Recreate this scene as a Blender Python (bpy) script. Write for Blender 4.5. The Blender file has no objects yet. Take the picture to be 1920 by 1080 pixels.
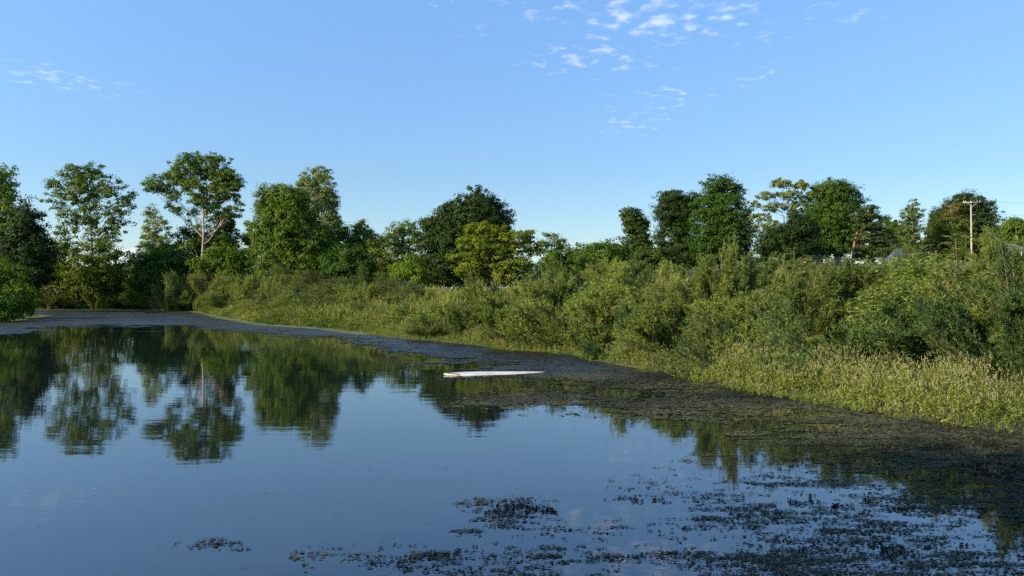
import bpy, math, random
import numpy as np
from math import radians, sin, cos, pi

scene = bpy.context.scene
COL = scene.collection

# ------------------------------------------------------------------ camera
FPX = 1470.0            # focal length in pixels of the 1920 px wide photograph
CAMZ = 2.5
cam_data = bpy.data.cameras.new("camera")
cam_data.sensor_width = 36.0
cam_data.lens = 36.0 * FPX / 1920.0
cam_data.clip_start = 0.1
cam_data.clip_end = 6000
cam = bpy.data.objects.new("camera", cam_data)
cam.location = (0, 0, CAMZ)
cam.rotation_euler = (radians(90), 0, 0)
COL.objects.link(cam)
scene.camera = cam

# ------------------------------------------------------------------ sun + sky
SUN_DIR = np.array([-0.86, -0.44, 0.41]); SUN_DIR /= np.linalg.norm(SUN_DIR)
SUN_EL = math.asin(SUN_DIR[2]); SUN_AZ = math.atan2(SUN_DIR[0], SUN_DIR[1])
sun_data = bpy.data.lights.new("sun", 'SUN')
sun_data.energy = 5.0
sun_data.angle = radians(0.5)
sun_data.color = (1.0, 0.87, 0.68)
sun = bpy.data.objects.new("sun", sun_data)
from mathutils import Vector
sun.rotation_euler = Vector((-SUN_DIR).tolist()).to_track_quat('-Z', 'Y').to_euler()
sun.location = (-60, -40, 40)
COL.objects.link(sun)

world = bpy.data.worlds.new("World")
scene.world = world
world.use_nodes = True
wt = world.node_tree
wt.nodes.clear()

def N(t, typ, **kw):
    n = t.nodes.new(typ)
    for k, v in kw.items():
        setattr(n, k, v)
    return n

def math_node(t, op, a, b=None, c=None, clamp=False):
    n = t.nodes.new('ShaderNodeMath'); n.operation = op; n.use_clamp = clamp
    for i, v in enumerate((a, b, c)):
        if v is None: continue
        if isinstance(v, (int, float)): n.inputs[i].default_value = v
        else: t.links.new(v, n.inputs[i])
    return n.outputs[0]

sky = N(wt, 'ShaderNodeTexSky', sky_type='NISHITA', sun_disc=False)
sky.sun_elevation = SUN_EL
sky.sun_rotation = SUN_AZ
sky.altitude = 0
sky.air_density = 1.0
sky.dust_density = 0.0
sky.ozone_density = 2.6
bg = N(wt, 'ShaderNodeBackground'); bg.inputs[1].default_value = 0.12
wo = N(wt, 'ShaderNodeOutputWorld')
# small high clouds: noise on the plane of the cloud deck, thickest in a few places of the sky
tc = N(wt, 'ShaderNodeTexCoord')
sep = N(wt, 'ShaderNodeSeparateXYZ'); wt.links.new(tc.outputs['Generated'], sep.inputs[0])
zc = math_node(wt, 'MAXIMUM', sep.outputs[2], 0.02)
px_ = math_node(wt, 'DIVIDE', sep.outputs[0], zc)
py_ = math_node(wt, 'DIVIDE', sep.outputs[1], zc)
comb = N(wt, 'ShaderNodeCombineXYZ'); wt.links.new(px_, comb.inputs[0]); wt.links.new(py_, comb.inputs[1])
CLOUDS = [  # photo x, y, reach along x, reach along y (deck units), strength
    (1240, 30, .34, .30, 1.0), (1030, 20, .20, .16, .55), (1100, 108, .27, .16, .8), (1140, 128, .3, .14, .5), (1190, 230, .24, .22, .55), (1235, 190, .3, .25, .42),
    (90, 145, .20, .18, .8), (180, 163, .20, .18, .6), (855, 10, .12, .1, .55), (365, 68, .10, .1, .35),
    (590, 60, .10, .1, .3), (1430, 145, .22, .2, .35), (1560, 35, .25, .2, .35), (1390, 4, .1, .1, .7), (910, 62, .1, .1, .4), (1260, 170, .14, .14, .5), (1450, 65, .1, .1, .4)]
mask = None
for (cx, cy, rx, ry, st) in CLOUDS:
    dz = (540 - cy) / FPX
    u = (cx - 960) / FPX / dz; v = 1 / dz; st *= .88
    ax = math_node(wt, 'MULTIPLY', math_node(wt, 'SUBTRACT', px_, u), 1 / rx)
    ay = math_node(wt, 'MULTIPLY', math_node(wt, 'SUBTRACT', py_, v), 1 / (ry * v / 2.8))
    d2 = math_node(wt, 'ADD', math_node(wt, 'MULTIPLY', ax, ax), math_node(wt, 'MULTIPLY', ay, ay))
    g = math_node(wt, 'MULTIPLY', math_node(wt, 'POWER', 2.718, math_node(wt, 'MULTIPLY', d2, -0.8)), st)
    mask = g if mask is None else math_node(wt, 'MAXIMUM', mask, g)
mp = N(wt, 'ShaderNodeMapping'); wt.links.new(comb.outputs[0], mp.inputs[0])
mp.inputs['Scale'].default_value = (1.0, 0.8, 1)
mp.inputs['Rotation'].default_value = (0, 0, 0.25)
nz = N(wt, 'ShaderNodeTexNoise'); wt.links.new(mp.outputs[0], nz.inputs[0])
nz.inputs['Scale'].default_value = 13.0; nz.inputs['Detail'].default_value = 5; nz.inputs['Roughness'].default_value = .52
nf = math_node(wt, 'MULTIPLY_ADD', mask, 0.22, -0.12)
nf = math_node(wt, 'ADD', nz.outputs[0], nf)
cl = N(wt, 'ShaderNodeMapRange'); cl.interpolation_type = 'SMOOTHSTEP'
wt.links.new(nf, cl.inputs[0]); cl.inputs[1].default_value = .47; cl.inputs[2].default_value = .84
cl.inputs[4].default_value = 0.46
cm = N(wt, 'ShaderNodeMapRange'); wt.links.new(mask, cm.inputs[0]); cm.inputs[1].default_value = .02; cm.inputs[2].default_value = .3
cfac = math_node(wt, 'MULTIPLY', cl.outputs[0], cm.outputs[0])
# one distant white cumulus low over the far trees
dcx, dcz = (240 - 960) / FPX, (540 - 486) / FPX
rx_ = math_node(wt, 'DIVIDE', sep.outputs[0], math_node(wt, 'MAXIMUM', sep.outputs[1], .05))
rz_ = math_node(wt, 'DIVIDE', sep.outputs[2], math_node(wt, 'MAXIMUM', sep.outputs[1], .05))
ax = math_node(wt, 'MULTIPLY', math_node(wt, 'SUBTRACT', rx_, dcx), 34)
az = math_node(wt, 'MULTIPLY', math_node(wt, 'SUBTRACT', rz_, dcz), 60)
nz2 = N(wt, 'ShaderNodeTexNoise'); wt.links.new(tc.outputs['Generated'], nz2.inputs[0]); nz2.inputs['Scale'].default_value = 60
d2 = math_node(wt, 'ADD', math_node(wt, 'MULTIPLY', ax, ax), math_node(wt, 'MULTIPLY', az, az))
d2 = math_node(wt, 'ADD', d2, math_node(wt, 'MULTIPLY', nz2.outputs[0], 1.4))
cu = N(wt, 'ShaderNodeMapRange'); wt.links.new(d2, cu.inputs[0]); cu.inputs[1].default_value = 1.7; cu.inputs[2].default_value = 1.2
cfac = math_node(wt, 'MAXIMUM', cfac, math_node(wt, 'MULTIPLY', cu.outputs[0], .55))
mixc = N(wt, 'ShaderNodeMix', data_type='RGBA')
skyg = N(wt, 'ShaderNodeMix', data_type='RGBA', blend_type='MULTIPLY'); skyg.inputs[0].default_value = 1
wt.links.new(sky.outputs[0], skyg.inputs[6])
ramp = N(wt, 'ShaderNodeValToRGB'); wt.links.new(sep.outputs[2], ramp.inputs[0])   # clear, deep blue summer air: less white glare towards the horizon
ramp.color_ramp.elements[0].position = 0.0; ramp.color_ramp.elements[0].color = (.60, .655, .74, 1)
ramp.color_ramp.elements[1].position = .36; ramp.color_ramp.elements[1].color = (1.0, 1.19, 1.37, 1)
e_ = ramp.color_ramp.elements.new(.14); e_.color = (.68, .78, .88, 1)
# the clear side of the sky opposite the sun is toned down a little
dt = math_node(wt, 'ADD', math_node(wt, 'MULTIPLY', sep.outputs[0], .815), math_node(wt, 'MULTIPLY', sep.outputs[1], .58))
dt = math_node(wt, 'SUBTRACT', 1.08, math_node(wt, 'MULTIPLY', math_node(wt, 'MAXIMUM', dt, 0), .30))
vm = N(wt, 'ShaderNodeVectorMath', operation='SCALE'); wt.links.new(ramp.outputs[0], vm.inputs[0]); wt.links.new(dt, vm.inputs['Scale'])
wt.links.new(vm.outputs[0], skyg.inputs[7])
wt.links.new(cfac, mixc.inputs[0]); wt.links.new(skyg.outputs[2], mixc.inputs[6])
mixc.inputs[7].default_value = (6.6, 6.7, 6.9, 1)
wt.links.new(mixc.outputs[2], bg.inputs[0]); wt.links.new(bg.outputs[0], wo.inputs[0])

scene.view_settings.view_transform = 'Standard'
scene.view_settings.look = 'None'
scene.view_settings.exposure = 0.75
scene.view_settings.gamma = 1.0
scene.view_settings.use_curve_mapping = False
scene.render.engine = 'CYCLES'
scene.cycles.max_bounces = 6
scene.cycles.diffuse_bounces = 3
scene.cycles.glossy_bounces = 3
scene.cycles.transmission_bounces = 4
scene.cycles.transparent_max_bounces = 6
scene.cycles.caustics_reflective = False
scene.cycles.caustics_refractive = False
scene.cycles.use_denoising = False

# ------------------------------------------------------------------ helpers
def wpt(x, y, d):
    """A measured point of the photograph at distance d."""
    return ((x - 960) / FPX * d, d, CAMZ - (y - 540) / FPX * d)

def wat(x, y):
    """The point of the water surface seen at photo point x, y."""
    d = CAMZ * FPX / (y - 540.0)
    return ((x - 960) / FPX * d, d)

def _hash(ix, iy, s):
    n = (ix * 374761393 + iy * 668265263 + s * 974634777) & 0xffffffff
    n = ((n ^ (n >> 13)) * 1274126177) & 0xffffffff
    return ((n ^ (n >> 16)) & 0xffff) / 65535.0

def vnoise(x, y, s=0):
    x = np.asarray(x, float); y = np.asarray(y, float)
    ix = np.floor(x).astype(np.int64); iy = np.floor(y).astype(np.int64)
    fx = x - ix; fy = y - iy
    fx = fx * fx * (3 - 2 * fx); fy = fy * fy * (3 - 2 * fy)
    a = _hash(ix, iy, s); b = _hash(ix + 1, iy, s); c = _hash(ix, iy + 1, s); d = _hash(ix + 1, iy + 1, s)
    return (a * (1 - fx) + b * fx) * (1 - fy) + (c * (1 - fx) + d * fx) * fy

def fbm(x, y, s=0, o=4):
    t = 0; a = .5; tot = 0
    for i in range(o):
        t = t + a * vnoise(x * 2 ** i, y * 2 ** i, s + i * 17); tot += a; a *= .55
    return t / tot

def smooth(x, a, b):
    t = np.clip((np.asarray(x, float) - a) / (b - a), 0, 1)
    return t * t * (3 - 2 * t)

def mesh_np(name, V, F, mats, tint=None, matidx=None, smooth_sh=False):
    """V (n,3), F: (m,k) array or a list of such arrays."""
    me = bpy.data.meshes.new(name)
    if not isinstance(F, list): F = [F]
    F = [f for f in F if len(f)]
    me.vertices.add(len(V)); me.vertices.foreach_set('co', np.ascontiguousarray(V, dtype=np.float32).ravel())
    nl = sum(f.size for f in F); npoly = sum(len(f) for f in F)
    me.loops.add(nl); me.polygons.add(npoly)
    me.loops.foreach_set('vertex_index', np.concatenate([f.ravel() for f in F]).astype(np.int32))
    tot = np.concatenate([np.full(len(f), f.shape[1], np.int32) for f in F])
    st = np.concatenate([[0], np.cumsum(tot)[:-1]]).astype(np.int32)
    me.polygons.foreach_set('loop_start', st)
    if matidx is not None: me.polygons.foreach_set('material_index', np.asarray(matidx, np.int32))
    if smooth_sh: me.polygons.foreach_set('use_smooth', np.ones(npoly, bool))
    for m in (mats if isinstance(mats, (list, tuple)) else [mats]): me.materials.append(m)
    if tint is not None:
        at = me.attributes.new('tint', 'FLOAT', 'POINT')
        at.data.foreach_set('value', np.asarray(tint, np.float32))
    me.update(calc_edges=True)
    me.validate()
    return me

def link(name, me, parent=None, loc=None, rot=0, scale=None):
    o = bpy.data.objects.new(name, me)
    COL.objects.link(o)
    if parent is not None: o.parent = parent
    if loc is not None: o.location = loc
    if rot: o.rotation_euler = (0, 0, rot)
    if scale is not None: o.scale = scale
    return o

def tag(o, label=None, cat=None, group=None, kind=None):
    if label: o['label'] = label
    if cat: o['category'] = cat
    if group: o['group'] = group
    if kind: o['kind'] = kind
    return o

def unit(v):
    return v / np.maximum(np.linalg.norm(v, axis=-1, keepdims=True), 1e-9)

def randdir(rng, n):
    return unit(rng.normal(size=(n, 3)))

def perp(d, rng=None, r=None):
    if r is None: r = randdir(rng, len(d))
    return unit(np.cross(d, r))

def leaves(P, D, S, L, W):
    """Diamond leaves: base P, direction D, side S, length L, width W. Returns V, F."""
    n = len(P)
    L = np.broadcast_to(np.asarray(L, float), (n,))[:, None]; W = np.broadcast_to(np.asarray(W, float), (n,))[:, None]
    V = np.empty((n, 4, 3))
    V[:, 0] = P
    V[:, 1] = P + D * L * .45 + S * W * .5
    V[:, 2] = P + D * L
    V[:, 3] = P + D * L * .45 - S * W * .5
    F = np.arange(n * 4).reshape(n, 4)
    return V.reshape(-1, 3), F

def sticks(P0, P1, R0, R1, k=3):
    """Many thin tapered prisms."""
    n = len(P0)
    D = unit(P1 - P0)
    ref = np.where(np.abs(D[:, 2:3]) > .9, np.array([[1., 0, 0]]), np.array([[0., 0, 1]]))
    A = unit(np.cross(D, ref)); B = np.cross(D, A)
    R0 = np.broadcast_to(np.asarray(R0, float), (n,)); R1 = np.broadcast_to(np.asarray(R1, float), (n,))
    V = np.empty((n, 2 * k, 3))
    for j in range(k):
        a = 2 * pi * j / k
        o = A * cos(a) + B * sin(a)
        V[:, j] = P0 + o * R0[:, None]; V[:, k + j] = P1 + o * R1[:, None]
    base = (np.arange(n) * 2 * k)[:, None]
    F = np.concatenate([base + np.array([[j, (j + 1) % k, k + (j + 1) % k, k + j]]) for j in range(k)], 0)
    return V.reshape(-1, 3), F

def tube(pts, radii, k=8):
    pts = np.asarray(pts, float); n = len(pts)
    T = np.gradient(pts, axis=0); T = unit(T)
    A = np.zeros_like(T); ref = np.array([1., 0.2, 0.1])
    for i in range(n):
        a = np.cross(T[i], ref); a /= max(np.linalg.norm(a), 1e-6); A[i] = a; ref = np.cross(a, T[i])
    B = np.cross(T, A)
    ang = np.arange(k) * 2 * pi / k
    V = pts[:, None] + (A[:, None] * np.cos(ang)[None, :, None] + B[:, None] * np.sin(ang)[None, :, None]) * np.asarray(radii)[:, None, None]
    F = []
    for i in range(n - 1):
        for j in range(k):
            F.append((i * k + j, i * k + (j + 1) % k, (i + 1) * k + (j + 1) % k, (i + 1) * k + j))
    return V.reshape(-1, 3), np.array(F)

class Bag:
    def __init__(self): self.V = []; self.F = {}; self.n = 0; self.T = []; self.order = []
    def add(self, V, F, tint=0.5):
        F = np.asarray(F) + self.n
        self.F.setdefault(F.shape[1], []).append(F)
        self.V.append(V); self.n += len(V)
        self.T.append(np.broadcast_to(np.asarray(tint, float), (len(V),)))
    def mesh(self, name, mats, smooth_sh=False):
        V = np.concatenate(self.V); T = np.concatenate(self.T)
        return mesh_np(name, V, [np.concatenate(f) for f in self.F.values()], mats, tint=T, smooth_sh=smooth_sh)

def box(bag, c, s, rz=0, tint=.5, taper=1.0):
    x, y, z = s[0] / 2, s[1] / 2, s[2] / 2
    V = np.array([(-x, -y, -z), (x, -y, -z), (x, y, -z), (-x, y, -z), (-x * taper, -y * taper, z), (x * taper, -y * taper, z), (x * taper, y * taper, z), (-x * taper, y * taper, z)])
    R = np.array([[cos(rz), -sin(rz), 0], [sin(rz), cos(rz), 0], [0, 0, 1]])
    V = V @ R.T + np.array(c)
    bag.add(V, np.array([(0, 3, 2, 1), (4, 5, 6, 7), (0, 1, 5, 4), (1, 2, 6, 5), (2, 3, 7, 6), (3, 0, 4, 7)]), tint)

# ------------------------------------------------------------------ materials
def new_mat(name):
    m = bpy.data.materials.new(name); m.use_nodes = True
    t = m.node_tree; t.nodes.clear()
    return m, t, N(t, 'ShaderNodeOutputMaterial')

def leaf_mat(name, c_dark, c_light, trans=.35, rough=.6, spec=.15, back=None):
    """Leaves: colour varies leaf by leaf (attribute tint) between two real leaf greens."""
    c_dark, c_light = [(c[0] * 1.5, c[1] * 1.42, c[2] * .55) for c in (c_dark, c_light)]
    m, t, out = new_mat(name)
    at = N(t, 'ShaderNodeAttribute', attribute_name='tint')
    oi = N(t, 'ShaderNodeObjectInfo')
    f = math_node(t, 'MULTIPLY_ADD', oi.outputs['Random'], .75, -.36)
    f = math_node(t, 'ADD', at.outputs['Fac'], f, clamp=True)
    mx = N(t, 'ShaderNodeMix', data_type='RGBA'); t.links.new(f, mx.inputs[0])
    mx.inputs[6].default_value = (*c_dark, 1); mx.inputs[7].default_value = (*c_light, 1)
    p = N(t, 'ShaderNodeBsdfPrincipled'); t.links.new(mx.outputs[2], p.inputs['Base Color'])
    p.inputs['Roughness'].default_value = rough; p.inputs['Specular IOR Level'].default_value = spec
    tr = N(t, 'ShaderNodeBsdfTranslucent')
    tcx = N(t, 'ShaderNodeMix', data_type='RGBA', blend_type='MULTIPLY'); tcx.inputs[0].default_value = 1
    t.links.new(mx.outputs[2], tcx.inputs[6]); tcx.inputs[7].default_value = (1.0, 1.15, .45, 1)
    t.links.new(tcx.outputs[2], tr.inputs[0])
    ms = N(t, 'ShaderNodeMixShader'); ms.inputs[0].default_value = trans
    t.links.new(p.outputs[0], ms.inputs[1]); t.links.new(tr.outputs[0], ms.inputs[2])
    t.links.new(ms.outputs[0], out.inputs[0])
    return m

def rough_mat(name, c1, c2, scale=8, rough=.85, bump=.3, stretch=(1, 1, 1), spec=.3, metallic=0):
    m, t, out = new_mat(name)
    tc = N(t, 'ShaderNodeTexCoord'); mp = N(t, 'ShaderNodeMapping'); t.links.new(tc.outputs['Object'], mp.inputs[0])
    mp.inputs['Scale'].default_value = stretch
    n = N(t, 'ShaderNodeTexNoise'); t.links.new(mp.outputs[0], n.inputs[0]); n.inputs['Scale'].default_value = scale; n.inputs['Detail'].default_value = 6
    r = N(t, 'ShaderNodeMapRange'); t.links.new(n.outputs[0], r.inputs[0]); r.inputs[1].default_value = .35; r.inputs[2].default_value = .65
    mx = N(t, 'ShaderNodeMix', data_type='RGBA'); t.links.new(r.outputs[0], mx.inputs[0])
    mx.inputs[6].default_value = (*c1, 1); mx.inputs[7].default_value = (*c2, 1)
    p = N(t, 'ShaderNodeBsdfPrincipled'); t.links.new(mx.outputs[2], p.inputs['Base Color'])
    p.inputs['Roughness'].default_value = rough; p.inputs['Specular IOR Level'].default_value = spec; p.inputs['Metallic'].default_value = metallic
    b = N(t, 'ShaderNodeBump'); b.inputs['Strength'].default_value = bump; b.inputs['Distance'].default_value = .02
    t.links.new(n.outputs[0], b.inputs['Height']); t.links.new(b.outputs[0], p.inputs['Normal'])
    t.links.new(p.outputs[0], out.inputs[0])
    return m

M = {}
M['cottonwood'] = leaf_mat('cottonwood_leaf', (.045, .085, .022), (.115, .165, .045), .35)
M['maple_dark'] = leaf_mat('dark_maple_leaf', (.012, .028, .010), (.034, .058, .018), .2)
M['maple_green'] = leaf_mat('green_maple_leaf', (.022, .056, .014), (.055, .105, .024), .32)
M['locust'] = leaf_mat('yellow_green_leaf', (.075, .11, .015), (.18, .20, .03), .42)
M['bright'] = leaf_mat('bright_green_leaf', (.05, .10, .014), (.12, .18, .028), .4)
M['mid'] = leaf_mat('mid_green_leaf', (.035, .075, .018), (.085, .135, .03), .35)
M['olive'] = leaf_mat('olive_green_leaf', (.045, .075, .02), (.12, .15, .045), .32)
M['pine'] = leaf_mat('pine_needle', (.018, .038, .022), (.055, .075, .04), .15)
M['greywillow'] = leaf_mat('grey_willow_leaf', (.075, .105, .045), (.19, .22, .11), .3)
M['silver'] = leaf_mat('pale_poplar_leaf', (.07, .10, .06), (.16, .20, .12), .3)
M['birch'] = leaf_mat('birch_leaf', (.04, .07, .035), (.10, .135, .07), .35)
M['brownleaf'] = leaf_mat('browning_leaf', (.07, .06, .03), (.14, .11, .05), .25)
M['sandwillow'] = leaf_mat('sandbar_willow_leaf', (.03, .065, .025), (.185, .225, .095), .24)
M['sandwillow_dark'] = leaf_mat('deep_green_willow_leaf', (.018, .050, .024), (.085, .14, .07), .24)
M['dogwood'] = leaf_mat('dogwood_leaf', (.06, .12, .02), (.19, .26, .08), .35, .38, .6)
M['sumac'] = leaf_mat('sumac_leaf', (.035, .085, .018), (.11, .18, .04), .35)
M['sumac_red'] = rough_mat('sumac_cone', (.045, .010, .008), (.085, .018, .012), 30)
M['weed'] = leaf_mat('weed_leaf', (.045, .08, .025), (.17, .18, .10), .35)
M['reed'] = leaf_mat('reed_leaf', (.10, .12, .06), (.24, .235, .16), .35)
M['smartweed'] = leaf_mat('smartweed_leaf', (.055, .10, .03), (.17, .20, .09), .35)
M['flower'] = leaf_mat('smartweed_flower', (.18, .17, .18), (.32, .30, .42), .3)
M['pale_bark'] = rough_mat('pale_bark', (.28, .23, .17), (.46, .38, .29), 3, stretch=(1, 1, .3))
M['dark_bark'] = rough_mat('dark_bark', (.05, .038, .028), (.11, .085, .06), 3, stretch=(1, 1, .3))
M['red_bark'] = rough_mat('red_pine_bark', (.24, .10, .05), (.40, .19, .10), 3, stretch=(1, 1, .3))
M['stem'] = rough_mat('tan_stem', (.14, .10, .05), (.28, .21, .12), 6)

# water: a still pond, faint ripples
m, t, out = new_mat('pond_water'); M['water'] = m
geo = N(t, 'ShaderNodeNewGeometry')
p = N(t, 'ShaderNodeBsdfPrincipled')
p.inputs['Base Color'].default_value = (.009, .013, .010, 1)
p.inputs['Roughness'].default_value = .015
p.inputs['IOR'].default_value = 2.0
hs = None
for sc_, st_, w_ in (((.55, 2.2, 1), 1.0, 1.0), ((2.6, 9.0, 1), 1.0, .22), ((.10, .35, 1), 1.0, 2.5)):
    mpn = N(t, 'ShaderNodeMapping'); t.links.new(geo.outputs['Position'], mpn.inputs[0]); mpn.inputs['Scale'].default_value = sc_
    mpn.inputs['Rotation'].default_value = (0, 0, .12)
    nn = N(t, 'ShaderNodeTexNoise'); t.links.new(mpn.outputs[0], nn.inputs[0]); nn.inputs['Scale'].default_value = 1.0; nn.inputs['Detail'].default_value = 3
    h = math_node(t, 'MULTIPLY', nn.outputs[0], w_)
    hs = h if hs is None else math_node(t, 'ADD', hs, h)
b = N(t, 'ShaderNodeBump'); b.inputs['Strength'].default_value = 1.0; b.inputs['Distance'].default_value = .0018
t.links.new(hs, b.inputs['Height']); t.links.new(b.outputs[0], p.inputs['Normal']); t.links.new(p.outputs[0], out.inputs[0])

# floating weed mats
def mat_weed(name, c1, c2, rough, spec, bumpd=.01):
    m, t, out = new_mat(name)
    at = N(t, 'ShaderNodeAttribute', attribute_name='tint')
    mx = N(t, 'ShaderNodeMix', data_type='RGBA'); t.links.new(at.outputs['Fac'], mx.inputs[0])
    mx.inputs[6].default_value = (*c1, 1); mx.inputs[7].default_value = (*c2, 1)
    p = N(t, 'ShaderNodeBsdfPrincipled'); t.links.new(mx.outputs[2], p.inputs['Base Color'])
    p.inputs['Roughness'].default_value = rough; p.inputs['Specular IOR Level'].default_value = spec
    geo = N(t, 'ShaderNodeNewGeometry')
    nn = N(t, 'ShaderNodeTexNoise'); t.links.new(geo.outputs['Position'], nn.inputs[0]); nn.inputs['Scale'].default_value = 26; nn.inputs['Detail'].default_value = 4
    b = N(t, 'ShaderNodeBump'); b.inputs['Strength'].default_value = .6; b.inputs['Distance'].default_value = bumpd
    t.links.new(nn.outputs[0], b.inputs['Height']); t.links.new(b.outputs[0], p.inputs['Normal'])
    t.links.new(p.outputs[0], out.inputs[0])
    return m
M['pondweed'] = mat_weed('pondweed', (.012, .014, .008), (.060, .055, .026), .42, .5)
M['pondweed_near'] = mat_weed('pondweed_near', (.016, .018, .009), (.115, .11, .05), .65, .15)
M['sprig'] = mat_weed('pondweed_sprig', (.008, .011, .006), (.035, .034, .018), .7, .15)
M['duckweed'] = mat_weed('duckweed', (.10, .13, .02), (.22, .24, .05), .6, .3)

# ground
m, t, out = new_mat('bank_ground'); M['ground'] = m
geo = N(t, 'ShaderNodeNewGeometry')
n1 = N(t, 'ShaderNodeTexNoise'); t.links.new(geo.outputs['Position'], n1.inputs[0]); n1.inputs['Scale'].default_value = .25; n1.inputs['Detail'].default_value = 8
n2 = N(t, 'ShaderNodeTexNoise'); t.links.new(geo.outputs['Position'], n2.inputs[0]); n2.inputs['Scale'].default_value = 4; n2.inputs['Detail'].default_value = 6
r1 = N(t, 'ShaderNodeMapRange'); t.links.new(n1.outputs[0], r1.inputs[0]); r1.inputs[1].default_value = .35; r1.inputs[2].default_value = .65
r2 = N(t, 'ShaderNodeMapRange'); t.links.new(n2.outputs[0], r2.inputs[0]); r2.inputs[1].default_value = .3; r2.inputs[2].default_value = .7
m1 = N(t, 'ShaderNodeMix', data_type='RGBA'); t.links.new(r1.outputs[0], m1.inputs[0]); m1.inputs[6].default_value = (.018, .03, .010, 1); m1.inputs[7].default_value = (.045, .06, .018, 1)
m2 = N(t, 'ShaderNodeMix', data_type='RGBA'); t.links.new(r2.outputs[0], m2.inputs[0]); t.links.new(m1.outputs[2], m2.inputs[6]); m2.inputs[7].default_value = (.055, .050, .025, 1)
p = N(t, 'ShaderNodeBsdfPrincipled'); t.links.new(m2.outputs[2], p.inputs['Base Color']); p.inputs['Roughness'].default_value = .9
b = N(t, 'ShaderNodeBump'); b.inputs['Distance'].default_value = .1; t.links.new(n2.outputs[0], b.inputs['Height']); t.links.new(b.outputs[0], p.inputs['Normal'])
t.links.new(p.outputs[0], out.inputs[0])

# ------------------------------------------------------------------ pond outline and ground
SHORE_R = [(1920, 812), (1800, 797), (1700, 781), (1560, 757), (1440, 736), (1330, 716), (1270, 698), (1210, 690), (1150, 681), (1080, 664),
           (960, 655), (850, 642), (740, 632), (620, 616), (500, 608), (425, 595), (370, 583)]
POND = [(14, 5.0), (12.0, 10.0), (10.0, 12.4)] + [wat(*q) for q in SHORE_R] + [(-34, 93), (-45, 93.5), (-58, 92), (-63, 88)] + \
       [(-56, 80), wat(72, 592), wat(40, 597), wat(-10, 604), (-40, 46), (-38, 34), (-30, 20), (-20, 8), (-10, 2.6), (-4, 1.6), (3, 1.6), (9, 2.6)]
POND = np.array(POND)

def shore_dist(x, y):
    """Signed distance to the pond outline, positive on land."""
    x = np.asarray(x, float).ravel(); y = np.asarray(y, float).ravel()
    best = np.full(x.shape, 1e9); inside = np.zeros(x.shape, bool)
    n = len(POND)
    for i in range(n):
        a = POND[i]; b = POND[(i + 1) % n]
        ab = b - a
        tt = np.clip(((x - a[0]) * ab[0] + (y - a[1]) * ab[1]) / (ab @ ab), 0, 1)
        dx = x - a[0] - tt * ab[0]; dy = y - a[1] - tt * ab[1]
        best = np.minimum(best, dx * dx + dy * dy)
        c = (a[1] > y) != (b[1] > y)
        with np.errstate(divide='ignore', invalid='ignore'):
            xi = (b[0] - a[0]) * (y - a[1]) / (b[1] - a[1] if b[1] != a[1] else 1e-9) + a[0]
        inside ^= c & (x < xi)
    d = np.sqrt(best)
    return np.where(inside, -d, d)

def ground_z(x, y):
    x = np.asarray(x, float); sh = x.shape
    xf = x.ravel(); yf = np.asarray(y, float).ravel()
    s = shore_dist(xf, yf)
    s = s + (fbm(xf * .9, yf * .9, 5, 3) - .5) * .7 * smooth(np.abs(s), 3.0, 0.0)
    R = smooth(xf - 0.12 * (yf - 60), -22, 12) * smooth(yf, 2, 12)
    sp = np.maximum(s, 0)
    low = .12 * smooth(s, 0, .6) + .85 * (1 - np.exp(-(sp / 6.5) ** 1.9))
    bank = 1.2 * (1 - np.exp(-(sp / 7.5) ** 1.9)) * R
    plat = 4.1 * smooth(s, 12, 100) * R
    z = low + bank * .9 + plat + (fbm(xf * .15, yf * .15, 9, 3) - .5) * .6 * smooth(s, 1, 8)
    z = np.where(s < 0, np.maximum(-1.4, .28 * s), z)
    return z.reshape(sh)

def gz(x, y): return float(ground_z(np.array([x]), np.array([y]))[0])

NA, NR = 480, 230
rr = np.concatenate([[0.0], np.geomspace(.6, 2600, NR)])
aa = np.arange(NA) * 2 * pi / NA
GX = rr[:, None] * np.sin(aa)[None]; GY = rr[:, None] * np.cos(aa)[None]
GZ = ground_z(GX, GY)
V = np.stack([GX, GY, GZ], -1).reshape(-1, 3)
i, j = np.meshgrid(np.arange(NR), np.arange(NA), indexing='ij')
F = np.stack([i * NA + j, (i + 1) * NA + j, (i + 1) * NA + (j + 1) % NA, i * NA + (j + 1) % NA], -1).reshape(-1, 4)
F = F[:, ::-1]
tag(link('ground', mesh_np('ground', V, F[NA:], M['ground'], smooth_sh=True)), kind='structure')
V = np.array([(-90, -4, 0), (40, -4, 0), (40, 110, 0), (-90, 110, 0)], float)
tag(link('water', mesh_np('water', V, np.array([[0, 1, 2, 3]]), M['water'])), kind='structure')

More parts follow.
